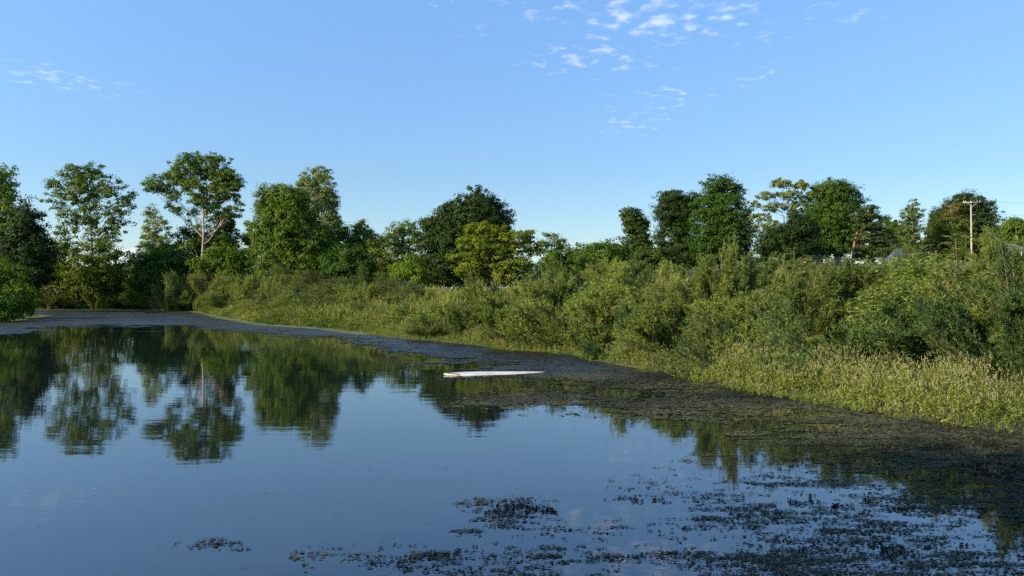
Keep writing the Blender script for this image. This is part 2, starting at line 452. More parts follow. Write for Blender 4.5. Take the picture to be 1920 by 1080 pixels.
# ------------------------------------------------------------------ trees
G_FAR = 'trees beyond the far shore'
G_RIDGE = 'trees along the lawn above the right bank'
def tree(label, cat, d, tx, lobes, leaf, bark='dark_bark', dens=1.0, lsz=.2, clus=.6, tw=.35, top=None, nleaf=44, flat=.55,
         lean=0.0, name='broadleaf_tree', group=None, seed=0, twig=.35, limb=1.0, base_d=0, droop=0.0, fork=None, trunk_pts=None, normal_up=.5, skirt=None):
    """lobes: (x, y, half width, half height[, depth offset m[, density factor]]) measured in photo pixels at distance d."""
    rng = np.random.default_rng(seed * 7919 + int(abs(tx) * 7 + d))
    X = (tx - 960) / FPX * d; Y = d
    z0 = gz(X, Y) - .1
    root = bpy.data.objects.new(name, None); root.location = (X, Y, z0); root.empty_display_size = .5
    COL.objects.link(root); tag(root, label, cat, group)
    px = d / FPX
    crown = Bag(); wood = Bag()
    L = []
    if skirt is None: skirt = group in (G_FAR, G_RIDGE)
    if skirt:
        yb = 517 if group == G_FAR else 478
        lobes = list(lobes) + [(tx - 16 + rng.uniform(-4, 4), yb - 6, 24, 20, 2.0, .7), (tx + 16 + rng.uniform(-4, 4), yb + 2, 24, 18, -1.0, .7)]
    for lb in lobes:
        cx, cy, rx, ry = lb[:4]
        dy = lb[4] if len(lb) > 4 else rng.uniform(-.25, .25) * rx * px
        df = lb[5] if len(lb) > 5 else 1.0
        if leaf in ('maple_dark', 'maple_green', 'mid', 'pine') : rx, ry = rx * 1.13, ry * 1.06
        c = np.array([(cx - tx) * px, dy, CAMZ - (cy - 540) * px - z0])
        L.append((c, np.array([rx * px, max(rx, ry * .55) * px * .85, ry * px]), df))
    ztop = max(c[2] for c, r, df in L)
    if trunk_pts:
        tp = [np.array([(x - tx) * px, 0, CAMZ - (y - 540) * px - z0]) for x, y in trunk_pts]
        tp = [np.array([tp[0][0], 0, 0])] + tp
    else:
        ht = ztop if top is None else CAMZ - (top - 540) * px - z0
        tp = [np.array([0, 0, 0]), np.array([lean * ht * .4 + rng.normal() * .1, rng.normal() * .1, ht * .35]), np.array([lean * ht * .75 + rng.normal() * .2, rng.normal() * .2, ht * .7]), np.array([lean * ht, 0, ht])]
    tp = np.array(tp)
    # smooth the trunk
    tt = np.linspace(0, len(tp) - 1, 4 * len(tp))
    tps = np.stack([np.interp(tt, np.arange(len(tp)), tp[:, q]) for q in range(3)], 1)
    rad = tw * (1 - .82 * np.linspace(0, 1, len(tps)))
    rad[0] *= 1.35
    V, F = tube(tps, rad, 8); wood.add(V, F)
    for c, r, df in L:
        # a limb from the trunk into the lobe
        hd = np.hypot(*(c[:2]))
        zi = np.clip(c[2] - hd * .9 - r[2] * .5, tps[-1][2] * .25, tps[-1][2] * .95)
        k = int(np.argmin(np.abs(tps[:, 2] - zi)))
        a = tps[k]; tipz = c + np.array([0, 0, r[2] * .45])
        mid = (a + c) / 2 + np.array([0, 0, -.08 * hd]) + rng.normal(size=3) * .25
        q = np.linspace(0, 1, 8)[:, None]
        lim = a * (1 - q) ** 2 + 2 * mid * q * (1 - q) + tipz * q ** 2
        lim[1:-1] += rng.normal(size=(6, 3)) * .12
        lr = min(rad[k] * .7, .06 + .035 * r.mean()) * limb
        V, F = tube(lim, lr * (1 - .8 * q[:, 0]), 6); wood.add(V, F)
        # clusters
        area = 4 * pi * ((r[0] * r[1]) ** 1.6 / 3 + (r[0] * r[2]) ** 1.6 / 3 + (r[1] * r[2]) ** 1.6 / 3) ** (1 / 1.6)
        dn_ = 1.75 if leaf in ('maple_dark', 'maple_green', 'mid') else 1.15
        n = max(6, int(dn_ * dens * df * 1.5 * area / (pi * clus ** 2)))
        u = randdir(rng, n)
        rr_ = 1 - .5 * rng.random(n) ** 1.6
        # lumpy outline
        lump = 1 + .16 * np.sin(u[:, 0] * 5 + rng.uniform(0, 6)) * np.sin(u[:, 2] * 6 + rng.uniform(0, 6)) + .10 * rng.normal(size=n)
        spr = rng.random(n) < .12; rr_ = np.where(spr, rng.uniform(1.02, 1.17, n), rr_)
        C = c + u * r * (rr_ * lump)[:, None]
        C = C[C[:, 2] > .3]; n = len(C)
        if n == 0: continue
        cr = clus * rng.uniform(.5, 1.35, n)
        # twigs
        m_ = rng.random(n) < twig
        src = lim[np.clip((3 + rng.integers(0, 5, n)), 0, 7)]
        if m_.any():
            mdl = (src[m_] + C[m_]) / 2 + rng.normal(size=(m_.sum(), 3)) * .2 - np.array([0, 0, .1])
            V, F = sticks(src[m_], mdl, .045 * limb, .03 * limb); wood.add(V, F)
            V, F = sticks(mdl, C[m_], .03 * limb, .012); wood.add(V, F)
        k_ = nleaf
        idx = np.repeat(np.arange(n), k_)
        off = rng.normal(size=(len(idx), 3)) * .5
        off[:, 2] *= flat
        ol = np.linalg.norm(off, axis=1, keepdims=True); off = off / np.maximum(ol, 1) 
        P = C[idx] + off * cr[idx][:, None]
        P[:, 2] -= droop * (off[:, 0] ** 2 + off[:, 1] ** 2) * cr[idx]
        out = unit(P - c) * .8 + unit(off) * .6 + np.array([0, 0, normal_up]) + rng.normal(size=P.shape) * .55
        nrm = unit(out)
        D = perp(nrm, rng); D[:, 2] -= .25 + droop; D = unit(D)
        S = unit(np.cross(nrm, D))
        ls = lsz * rng.uniform(.6, 1.35, len(P))
        V, F = leaves(P, D, S, ls, ls * .85)
        tc_ = np.clip(.5 + .22 * rng.normal(size=n), 0, 1)[idx] + rng.normal(size=len(idx)) * .13
        crown.add(V, F, np.repeat(np.clip(tc_, 0, 1), 4))
    link('trunk', wood.mesh('trunk', M[bark], True), root)
    link('crown', crown.mesh('crown', M[leaf]), root)
    return root

T = tree
# --- left side
T('tall green poplar cut off by the left edge of the photo', 'tree', 84, -10, [(-20, 350, 45, 50), (8, 345, 22, 34), (15, 400, 40, 40), (0, 450, 60, 50), (40, 435, 32, 40), (-30, 420, 50, 60), (-40, 500, 60, 50)], 'cottonwood', 'pale_bark', dens=.75, seed=1, group=G_FAR)
T('very dark round maple just inside the leftmost poplar', 'tree', 80, 55, [(55, 425, 26, 34), (60, 470, 34, 34), (50, 515, 40, 30), (25, 480, 30, 40), (78, 495, 18, 30)], 'maple_dark', dens=1.4, seed=2, group=G_FAR)
T('tall airy cottonwood with pale forked trunk, open crown shaped like an upturned fan', 'tree', 98, 174,
  [(165, 345, 36, 36), (125, 335, 26, 24), (205, 350, 28, 28), (150, 322, 28, 14), (182, 315, 14, 12), (112, 375, 24, 24), (95, 345, 14, 12), (230, 385, 20, 22), (195, 395, 30, 26), (150, 400, 34, 28), (128, 425, 20, 16), (220, 425, 24, 18), (185, 440, 30, 22), (240, 365, 12, 10), (215, 470, 28, 20), (150, 365, 36, 30)],
  'cottonwood', 'pale_bark', dens=.46, clus=.52, lsz=.2, tw=.26, seed=3, limb=.9, trunk_pts=[(175, 520), (172, 465), (170, 420), (166, 360)], name='cottonwood_tree', group=G_FAR, nleaf=46)
T('small olive tree with thin pale trunk below and left of the fan shaped cottonwood', 'tree', 95, 98, [(115, 455, 20, 24), (100, 480, 24, 26), (125, 490, 24, 28), (95, 520, 22, 26), (140, 465, 16, 20)], 'olive', 'pale_bark', dens=.8, seed=4, group=G_FAR, tw=.12)
T('leafy olive green tree hiding the foot of the fan shaped cottonwood', 'tree', 93, 145, [(175, 475, 30, 26), (150, 505, 34, 26), (190, 515, 30, 24), (165, 540, 30, 20), (120, 535, 22, 20)], 'olive', 'dark_bark', dens=.85, seed=5, group=G_FAR, tw=.16)
T('loose spreading tree in front of the gap of sky beside the tall fan cottonwood', 'tree', 96, 214, [(225, 485, 24, 18), (215, 515, 30, 22), (240, 520, 18, 20), (200, 500, 20, 18), (235, 545, 24, 18)], 'cottonwood', 'pale_bark', dens=.62, seed=6, group=G_FAR, tw=.2)
T('feathery pale tree rising left of the umbrella shaped cottonwood', 'tree', 112, 292, [(285, 400, 13, 20), (300, 430, 22, 24), (278, 440, 14, 18), (295, 460, 30, 20), (310, 480, 26, 20)], 'silver', 'pale_bark', dens=.6, clus=.5, lsz=.2, seed=7, group=G_FAR, tw=.2)
T('rounded mid green tree at the foot of the feathery pale tree', 'tree', 93, 300, [(290, 485, 36, 26), (320, 490, 30, 26), (270, 515, 24, 28), (340, 505, 20, 26), (300, 520, 36, 26), (262, 545, 22, 22)], 'maple_green', dens=1.0, seed=8, group=G_FAR)
T('tallest cottonwood, umbrella crown over several pale bare trunks', 'tree', 100, 378,
  [(350, 320, 34, 30), (385, 315, 32, 26), (415, 325, 28, 26), (360, 298, 22, 13), (405, 300, 18, 12), (300, 345, 26, 20), (325, 365, 16, 14), (285, 350, 18, 14), (330, 330, 22, 20), (375, 355, 38, 26), (420, 360, 28, 20), (445, 345, 16, 12), (440, 360, 12, 8), (390, 385, 28, 16), (425, 340, 26, 20), (350, 400, 16, 16, 2, .6), (405, 410, 26, 18, 2, .8), (435, 395, 20, 16), (378, 432, 24, 18, 1, .6), (402, 452, 26, 20, 1, .7), (352, 462, 22, 18, 1, .7), (318, 385, 14, 12, 1, .6), (330, 395, 12, 10, 0, .6), (450, 375, 12, 10, 0, .7)],
  'cottonwood', 'pale_bark', dens=.62, clus=.5, lsz=.19, nleaf=52, tw=.22, seed=9, limb=.9, trunk_pts=[(378, 500), (382, 440), (380, 380), (372, 330)], name='cottonwood_tree', group=G_FAR)
T('dark tree under the right side of the umbrella shaped cottonwood', 'tree', 104, 410, [(425, 415, 18, 20), (420, 445, 28, 24), (395, 460, 34, 24), (350, 445, 24, 24), (430, 475, 24, 22), (365, 470, 30, 22)], 'mid', 'pale_bark', dens=.8, seed=10, group=G_FAR)
T('bright yellow green bushy tree glowing in front of the umbrella cottonwood', 'tree', 90, 420, [(425, 475, 34, 16), (400, 488, 26, 18), (448, 492, 22, 16), (375, 497, 22, 12), (425, 500, 36, 14)], 'bright', dens=1.0, seed=11, group=G_FAR, tw=.2)
T('thin airy tree standing alone between the umbrella cottonwood and the dark clump', 'tree', 108, 470, [(468, 418, 9, 12), (470, 438, 12, 14), (462, 452, 9, 10), (475, 462, 14, 18), (470, 480, 22, 16)], 'cottonwood', 'pale_bark', dens=.7, clus=.45, seed=12, group=G_FAR, tw=.16)
T('tall grey green cottonwood rising behind the dark willow clump', 'tree', 112, 598, [(580, 340, 20, 20), (603, 328, 18, 16), (566, 350, 12, 16), (624, 375, 13, 22), (628, 408, 10, 22), (610, 355, 20, 24), (595, 375, 32, 26), (618, 395, 15, 28), (612, 430, 22, 34), (600, 470, 26, 30)], 'silver', 'pale_bark', dens=.85, clus=.45, lsz=.17, nleaf=50, seed=13, group=G_FAR, name='cottonwood_tree')
T('big dark olive willow clump with one pale bare trunk', 'tree', 100, 512, [(515, 375, 26, 28), (545, 372, 28, 26), (562, 405, 30, 36), (540, 420, 40, 40), (500, 430, 24, 36), (570, 450, 44, 36), (520, 470, 38, 30), (605, 460, 24, 34), (560, 490, 50, 20), (492, 395, 12, 14)], 'mid', 'pale_bark', dens=1.35, seed=14, group=G_FAR, trunk_pts=[(510, 495), (512, 440), (510, 400)], name='willow_tree')
T('dark green filler tree right of the willow clump with dead twigs on top', 'tree', 108, 650, [(640, 432, 12, 16), (655, 450, 20, 20), (640, 470, 26, 22), (665, 480, 24, 20)], 'mid', dens=.8, seed=15, group=G_FAR, twig=.7)
T('small rounded crown standing out on the low middle treeline', 'tree', 106, 675, [(675, 425, 13, 13), (683, 445, 24, 20), (700, 462, 28, 22), (680, 480, 26, 20)], 'mid', dens=.85, seed=16, group=G_FAR)
T('lighter broad crown at the centre of the low treeline', 'tree', 110, 755, [(745, 432, 20, 14), (765, 428, 20, 15), (780, 445, 18, 18), (735, 452, 22, 18), (760, 462, 30, 20)], 'cottonwood', dens=.85, seed=17, group=G_FAR)
T('dull olive tree low between the lighter broad crown and the small rounded crown', 'tree', 98, 720, [(715, 462, 24, 18), (740, 482, 30, 20), (705, 490, 24, 18), (765, 495, 24, 18)], 'olive', dens=.9, seed=18, group=G_FAR)
T('bright mid green tree low in front of the dead twigs', 'tree', 92, 655, [(655, 478, 26, 18), (630, 492, 24, 16), (680, 492, 26, 16), (655, 505, 40, 12)], 'maple_green', dens=.95, seed=19, group=G_FAR, tw=.2)
T('small yellow green tree tucked against the left side of the great dark maple', 'tree', 88, 765, [(770, 492, 20, 14), (755, 506, 22, 13), (782, 510, 16, 12)], 'bright', dens=.9, seed=20, group=G_FAR, tw=.15)
T('great dark maple dome, highest tree of the middle of the photo', 'tree', 92, 885, [(900, 385, 36, 27), (930, 410, 26, 26), (865, 400, 30, 24), (900, 420, 46, 30), (850, 440, 38, 36), (880, 470, 46, 40), (930, 450, 28, 36), (845, 500, 34, 26)], 'maple_dark', dens=1.15, seed=21, group=G_FAR, name='maple_tree', clus=.55)
T('dark shoulder tree joined to the left of the great maple', 'tree', 94, 815, [(828, 398, 12, 12), (820, 425, 28, 22), (805, 455, 26, 26), (812, 490, 30, 32), (835, 440, 26, 26), (800, 420, 14, 12)], 'maple_dark', dens=1.05, seed=22, group=G_FAR, name='maple_tree')
T('yellow green honey locust spreading in front of the great dark maple', 'tree', 76, 925, [(905, 430, 30, 14), (935, 438, 28, 16), (880, 448, 22, 13), (965, 448, 26, 16), (995, 460, 20, 18), (900, 462, 40, 14), (860, 478, 22, 10), (950, 472, 40, 16), (985, 440, 16, 12), (900, 490, 44, 14), (960, 498, 40, 16), (880, 508, 30, 12)], 'locust', 'dark_bark', dens=.82, clus=.42, lsz=.16, flat=.35, seed=23, name='locust_tree', group=G_FAR, tw=.2, limb=1.1, top=440)
T('airy green tree peeping out right of the yellow green locust', 'tree', 100, 1035, [(1030, 450, 22, 16), (1050, 462, 16, 14), (1012, 465, 14, 18), (1045, 480, 26, 18)], 'silver', dens=.7, seed=24, group=G_FAR, tw=.2)
T('low dark bushy tree below the airy tree near the middle gap', 'tree', 84, 1060, [(1050, 484, 28, 14), (1075, 488, 18, 13), (1035, 495, 22, 13), (1065, 503, 26, 13)], 'mid', dens=1.0, seed=25, group=G_FAR, tw=.16)
T('low twiggy bush tree at the left end of the ridge', 'tree', 80, 1120, [(1112, 475, 20, 16), (1140, 468, 20, 13), (1165, 475, 20, 14), (1105, 492, 20, 14), (1140, 490, 34, 16)], 'mid', dens=.8, seed=26, group=G_RIDGE, tw=.16, twig=.7)
# --- ridge on the right
T('small isolated dark tree with narrow notched crown', 'tree', 92, 1190, [(1182, 404, 17, 14), (1190, 425, 20, 16), (1198, 445, 18, 16), (1202, 460, 16, 12), (1200, 418, 14, 12)], 'maple_dark', 'pale_bark', dens=1.1, clus=.45, seed=27, group=G_RIDGE, tw=.2)
T('low dark hedge tree at the foot of the isolated notched tree', 'tree', 90, 1225, [(1215, 485, 24, 16), (1245, 490, 26, 18), (1200, 495, 20, 14)], 'maple_dark', dens=1.0, seed=28, group=G_RIDGE, tw=.15)
T('tall nearly black maple left of the green maple', 'tree', 118, 1270, [(1262, 375, 24, 22), (1250, 400, 20, 28), (1280, 400, 28, 32), (1265, 440, 34, 34), (1285, 470, 34, 24), (1300, 380, 16, 18)], 'maple_dark', dens=1.15, seed=29, group=G_RIDGE, name='maple_tree')
T('sunlit deep green maple with twin pointed tops', 'tree', 112, 1345, [(1345, 352, 24, 22), (1370, 358, 20, 20), (1335, 385, 28, 24), (1365, 395, 34, 34), (1325, 425, 30, 34), (1365, 440, 40, 36), (1340, 465, 40, 22)], 'maple_green', dens=1.1, seed=30, group=G_RIDGE, name='maple_tree')
T('dull brownish green tree between the green maple and the open branched tree', 'tree', 114, 1400, [(1395, 430, 22, 26), (1400, 460, 22, 20), (1380, 475, 26, 18)], 'brownleaf', dens=.7, seed=31, skirt=False, group=G_RIDGE, tw=.25)
T('open branched tree with lacy thin crown showing its limbs against the sky', 'tree', 106, 1480, [(1465, 345, 24, 9), (1440, 368, 22, 9), (1500, 348, 24, 9), (1478, 365, 24, 8), (1418, 385, 14, 8), (1515, 372, 14, 12), (1455, 388, 24, 9), (1495, 385, 20, 12), (1425, 408, 20, 9), (1530, 355, 10, 8), (1440, 425, 24, 12)],
  'olive', 'pale_bark', dens=.34, clus=.40, lsz=.2, seed=32, group=G_RIDGE, name='open_branched_tree', limb=.5, twig=.9, tw=.2, skirt=False, trunk_pts=[(1488, 470), (1480, 420), (1475, 380), (1480, 350)])
T('dark low spreading mass of leaves under the open branched tree', 'tree', 102, 1470, [(1498, 412, 22, 18), (1500, 430, 28, 22), (1462, 440, 30, 18), (1450, 460, 30, 20), (1490, 460, 40, 30)], 'maple_dark', dens=1.05, seed=33, group=G_RIDGE, name='maple_tree')
T('largest full maple of the ridge with pale trunk foot showing', 'tree', 120, 1571, [(1560, 360, 30, 22), (1580, 375, 30, 28), (1545, 385, 32, 34), (1570, 415, 44, 38), (1535, 430, 30, 34), (1590, 440, 24, 32), (1560, 455, 44, 22), (1540, 465, 24, 14)], 'maple_green', 'pale_bark', dens=1.15, seed=34, group=G_RIDGE, name='maple_tree', tw=.6, skirt=False)
T('leaning pine with red bare lower trunk and dark needle pads', 'tree', 108, 1598, [(1628, 395, 18, 10), (1615, 408, 20, 8), (1640, 412, 18, 9), (1622, 425, 24, 8), (1648, 432, 18, 8), (1630, 445, 26, 9), (1655, 455, 22, 8), (1625, 465, 22, 8), (1645, 475, 24, 9), (1615, 480, 16, 7)], 'pine', 'red_bark', dens=1.1, clus=.5, lsz=.18, flat=.3, seed=35, name='pine_tree', skirt=False, group=G_RIDGE, limb=.6, tw=.2, trunk_pts=[(1598, 490), (1602, 455), (1608, 432), (1620, 405)])
T('small light green tree behind the pine', 'tree', 130, 1668, [(1668, 418, 11, 12), (1675, 435, 18, 18), (1660, 445, 18, 18), (1672, 458, 22, 14)], 'mid', dens=.85, seed=36, group=G_RIDGE, tw=.22)
T('pale birch with fine see through crown on its own against the sky', 'tree', 116, 1714, [(1710, 388, 13, 14), (1710, 405, 22, 16), (1712, 428, 24, 18), (1710, 450, 24, 16), (1715, 465, 20, 10), (1695, 440, 16, 16)], 'birch', 'pale_bark', dens=.72, clus=.45, lsz=.17, seed=37, name='birch_tree', group=G_RIDGE, tw=.16, twig=.8, top=385)
T('great dark domed maple behind the power pole', 'tree', 128, 1805, [(1810, 385, 30, 20), (1835, 400, 26, 24), (1785, 400, 26, 22), (1820, 420, 42, 34), (1845, 440, 20, 30), (1790, 440, 36, 34), (1820, 460, 46, 24), (1858, 455, 12, 16)], 'maple_dark', dens=1.15, seed=38, group=G_RIDGE, name='maple_tree')
T('lighter olive tree nestling in the lower left of the great dark dome', 'tree', 120, 1775, [(1775, 425, 26, 20), (1800, 425, 24, 18), (1760, 450, 26, 22), (1795, 455, 34, 22)], 'olive', dens=.95, seed=39, group=G_RIDGE)
T('browning half dead treetop on the left flank of the great dark dome', 'tree', 124, 1783, [(1785, 392, 16, 12), (1778, 405, 12, 10), (1795, 405, 12, 12)], 'brownleaf', 'pale_bark', dens=.7, seed=40, group=G_RIDGE, tw=.2, twig=.9)
T('small pointed spruce at the left edge of the great dark dome', 'tree', 132, 1750, [(1750, 404, 4, 10), (1750, 420, 8, 10), (1751, 436, 12, 12), (1751, 455, 15, 12)], 'pine', dens=1.3, clus=.4, lsz=.18, seed=41, group=G_RIDGE, name='spruce_tree', tw=.15)
T('second pointed spruce, nearer the browning treetop', 'tree', 131, 1760, [(1759, 402, 3.5, 9), (1759, 416, 6, 9), (1760, 432, 10, 12)], 'pine', dens=1.3, clus=.4, lsz=.18, seed=42, group=G_RIDGE, name='spruce_tree', tw=.15)
T('low rounded tree behind the far power pole at the right edge', 'tree', 112, 1898, [(1892, 428, 22, 18), (1915, 430, 22, 18), (1878, 450, 20, 18), (1905, 455, 30, 20), (1935, 440, 24, 26)], 'mid', dens=1.0, seed=43, group=G_RIDGE)
T('low dark trees hedge filling between the birch and the pine', 'tree', 138, 1690, [(1660, 470, 30, 12), (1700, 474, 30, 10), (1735, 470, 24, 14)], 'maple_dark', dens=.9, seed=44, group=G_RIDGE, tw=.15)
# --- left bank bushes
for k, (tx, d, lob) in enumerate([(-90, 108, [(-90, 400, 50, 60), (-110, 460, 60, 60), (-70, 500, 50, 50)]), (-190, 106, [(-190, 380, 50, 60), (-200, 450, 70, 60), (-170, 510, 60, 50)]), (-320, 102, [(-320, 400, 60, 60), (-300, 470, 70, 60), (-340, 520, 70, 50)]), (-470, 100, [(-470, 390, 70, 70), (-450, 480, 80, 70)])]):
    T('tall tree standing further along the left bank, ' + ['first', 'second', 'third', 'fourth'][k] + ' outward from the leftmost poplar', 'tree', d, tx, lob, ['cottonwood', 'mid', 'maple_dark', 'olive'][k], dens=.8, seed=90 + k, clus=.6, skirt=True, group='trees further along the left bank')
G_LB = 'bright bushes on the left bank'
T('tall bright green bush on the left bank, its crown highest at the photo edge', 'bush', 62, -5, [(0, 510, 34, 26), (35, 515, 22, 18), (-20, 540, 44, 34), (20, 545, 30, 26), (48, 545, 20, 20)], 'bright', dens=.95, clus=.4, lsz=.13, seed=50, name='bush', group=G_LB, tw=.1)
T('low bright bush hanging over the weed at the tip of the left bank', 'bush', 64, 45, [(40, 570, 22, 16), (60, 560, 15, 18), (20, 580, 30, 18), (55, 582, 12, 10)], 'bright', dens=.95, clus=.35, lsz=.12, seed=51, name='bush', group=G_LB, tw=.08)
T('green leafy bush at the very left edge beside the water', 'bush', 58, 2, [(-10, 565, 26, 20), (15, 572, 20, 16), (-5, 590, 30, 10)], 'maple_green', dens=1.0, clus=.35, lsz=.12, seed=52, name='bush', group=G_LB, tw=.08)
# --- far shore thicket
G_FS = 'bushes along the far shore'
for k, (lab, tx, lob, lf) in enumerate([
    ('brownish green bush on the far shore beside the left bank', 100, [(100, 550, 26, 20), (80, 560, 20, 18), (120, 562, 22, 14)], 'olive'),
    ('olive bush on the far shore below the cottonwood', 150, [(145, 556, 22, 16), (165, 562, 20, 12)], 'weed'),
    ('green rounded bush on the far shore right of the cottonwood foot', 195, [(190, 555, 24, 17), (212, 562, 18, 12)], 'mid'),
    ('dark green bush with shaded hollow at the far shore corner', 240, [(238, 548, 24, 22), (258, 558, 18, 16), (222, 562, 16, 12)], 'maple_green'),
    ('thin trunked small tree with grey branches on the far shore', 146, [(135, 520, 16, 14), (150, 530, 18, 14), (128, 535, 12, 12)], 'olive')]):
    T(lab, 'bush', 94.5 + .4 * k, tx, lob, lf, 'dark_bark', dens=.95, clus=.45, lsz=.16, seed=60 + k, name='bush', group=G_FS, tw=.12)

# far wood closing the gaps low between the trees
def far_wood():
    rng = np.random.default_rng(5); b = Bag()
    for x0, x1, yt, d, n in ((250, 700, 497, 150, 900), (120, 230, 505, 140, 200), (640, 1130, 492, 160, 1100), (1080, 1420, 484, 165, 800), (1400, 1920, 481, 190, 1300), (-60, 130, 490, 140, 350), (-700, -40, 470, 125, 1300), (1900, 2600, 470, 170, 1000)):
        xs = rng.uniform(x0, x1, n); dd = d + rng.uniform(-8, 8, n)
        top = yt + 9 * (fbm(xs * .03, xs * 0, 3, 3) - .5) * 2
        ys = top + rng.random(n) ** .8 * 45
        C = np.column_stack([(xs - 960) / FPX * dd, dd, CAMZ - (ys - 540) / FPX * dd])
        C = C[C[:, 2] > ground_z(C[:, 0], C[:, 1]) - .5]
        i = np.repeat(np.arange(len(C)), 36); off = np.clip(rng.normal(size=(len(i), 3)) * .55, -1.4, 1.4) * np.array([1.3, 1.3, .8])
        nrm = unit(unit(off) + np.array([0, 0, .5]) + rng.normal(size=off.shape) * .5); D = perp(nrm, rng)
        V, F = leaves(C[i] + off, D, unit(np.cross(nrm, D)), .32, .28); b.add(V, F, np.repeat(np.clip(.4 + rng.normal(size=len(C)) * .25, 0, 1)[i], 4))
    return b.mesh('distant_woodland', M['maple_dark'])
tag(link('distant_woodland', far_wood()), 'far dark woodland closing the low gaps between the trees', 'woodland', kind='stuff')

# unseen tree added behind the viewpoint to shade the weed by the right shore
def near_tree():
    rng = np.random.default_rng(8)
    root = bpy.data.objects.new('shade_tree', None); COL.objects.link(root); root.location = (-10.5, .6, gz(-10.5, .6) - .1)
    tag(root, 'unseen leafy tree added on the near bank to shade the close pondweed', 'tree')
    w = Bag(); c = Bag(); w.add(*tube([(0, 0, 0), (.1, 0, 2.5), (0, .1, 5), (.1, 0, 8)], [.24, .18, .13, .04], 8))
    n = 260; u = randdir(rng, n); C = np.array([0, 0, 7.2]) + u * np.array([3.6, 3.0, 2.9]) * rng.random(n)[:, None] ** .4
    w.add(*sticks(np.array([[0, 0, 4.]]).repeat(n, 0) + np.array([0, 0, 1]) * rng.uniform(-1.2, 2.5, (n, 1)), C, .03, .008))
    i = np.repeat(np.arange(n), 90); P = C[i] + rng.normal(size=(len(i), 3)) * .34; D = randdir(rng, len(i))
    V, F = leaves(P, D, perp(D, rng), .13, .09); c.add(V, F, np.repeat(rng.random(len(i)), 4))
    link('trunk', w.mesh('trunk', M['dark_bark'], True), root); link('crown', c.mesh('crown', M['mid']), root)
near_tree()

# ------------------------------------------------------------------ bank shrubs: a few real-size plants, copied
def make_willow(name, seed, H, W, nst, nbr, nlf, leaf, ll=.10, lw=.017, lean=(0, 0), up=1.0):
    rng = np.random.default_rng(seed)
    nb = max(6, nst // 13)
    baz = rng.uniform(0, 2 * pi, nb); brd = np.sqrt(rng.random(nb)); bi = rng.integers(0, nb, nst)
    bx = np.cos(baz[bi]) * brd[bi] + rng.normal(size=nst) * .10; by = np.sin(baz[bi]) * brd[bi] + rng.normal(size=nst) * .10
    az = np.arctan2(by, bx); rad = np.minimum(np.hypot(bx, by), 1.1); bh = rng.uniform(.62, 1.1, nb)[bi]
    tip = np.stack([np.cos(az) * rad * W / 2, np.sin(az) * rad * W / 2, H * (1 - .5 * rad ** 2) * rng.uniform(.72, 1.04, nst) * bh], 1)
    tip[:, 0] += lean[0] * tip[:, 2]; tip[:, 1] += lean[1] * tip[:, 2]
    base = np.stack([np.cos(az) * rad * .35, np.sin(az) * rad * .35, np.full(nst, -.15)], 1)
    ctrl = base * .4 + tip * .35; ctrl[:, 2] = tip[:, 2] * (.45 + .15 * rng.random(nst)) * up
    ctrl[:, :2] = base[:, :2] * .7 + tip[:, :2] * .3
    def bez(s, i):
        s = s[:, None]
        return base[i] * (1 - s) ** 2 + 2 * ctrl[i] * s * (1 - s) + tip[i] * s ** 2
    wood = Bag(); fol = Bag()
    K = 7
    for k in range(K):
        s0 = np.full(nst, k / K); s1 = np.full(nst, (k + 1) / K); ii = np.arange(nst)
        V, F = sticks(bez(s0, ii), bez(s1, ii), .013 * (1 - .8 * k / K), .013 * (1 - .8 * (k + 1) / K)); wood.add(V, F)
    i = np.repeat(np.arange(nst), nbr); s = rng.uniform(.08, 1.0, len(i)) ** .55
    s = np.clip(s, .2, 1)
    P = bez(s, i); T_ = unit(bez(np.minimum(s + .03, 1.03), i) - P)
    out = P.copy(); out[:, 2] = 0; out = unit(out)
    bd = unit(T_ * .55 + randdir(rng, len(i)) * .6 + out * .25 + np.array([0, 0, .6]))
    bl = rng.uniform(.22, .62, len(i)) * (1.12 - .5 * s)
    Q = P + bd * bl[:, None]
    V, F = sticks(P, Q, .004, .0018); wood.add(V, F)
    btint = np.clip(.42 + .22 * rng.normal(size=len(i)) + .25 * (s - .6), 0, 1)
    j = np.repeat(np.arange(len(i)), nlf); u = rng.uniform(.08, 1.0, len(j))
    LP = P[j] + bd[j] * (bl[j] * u)[:, None]
    side = perp(bd[j], rng)
    D = unit(bd[j] * .75 + side * .75 + np.array([0, 0, -.05]))
    S = perp(D, rng)
    L_ = ll * rng.uniform(.6, 1.25, len(j)) * (1.15 - .4 * u)
    V, F = leaves(LP, D, S, L_, lw * rng.uniform(.8, 1.25, len(j)))
    fol.add(V, F, np.repeat(np.clip(btint[j] + rng.normal(size=len(j)) * .12, 0, 1), 4))
    return fol.mesh(name + '_foliage', M[leaf]), wood.mesh(name + '_stems', M['stem'])

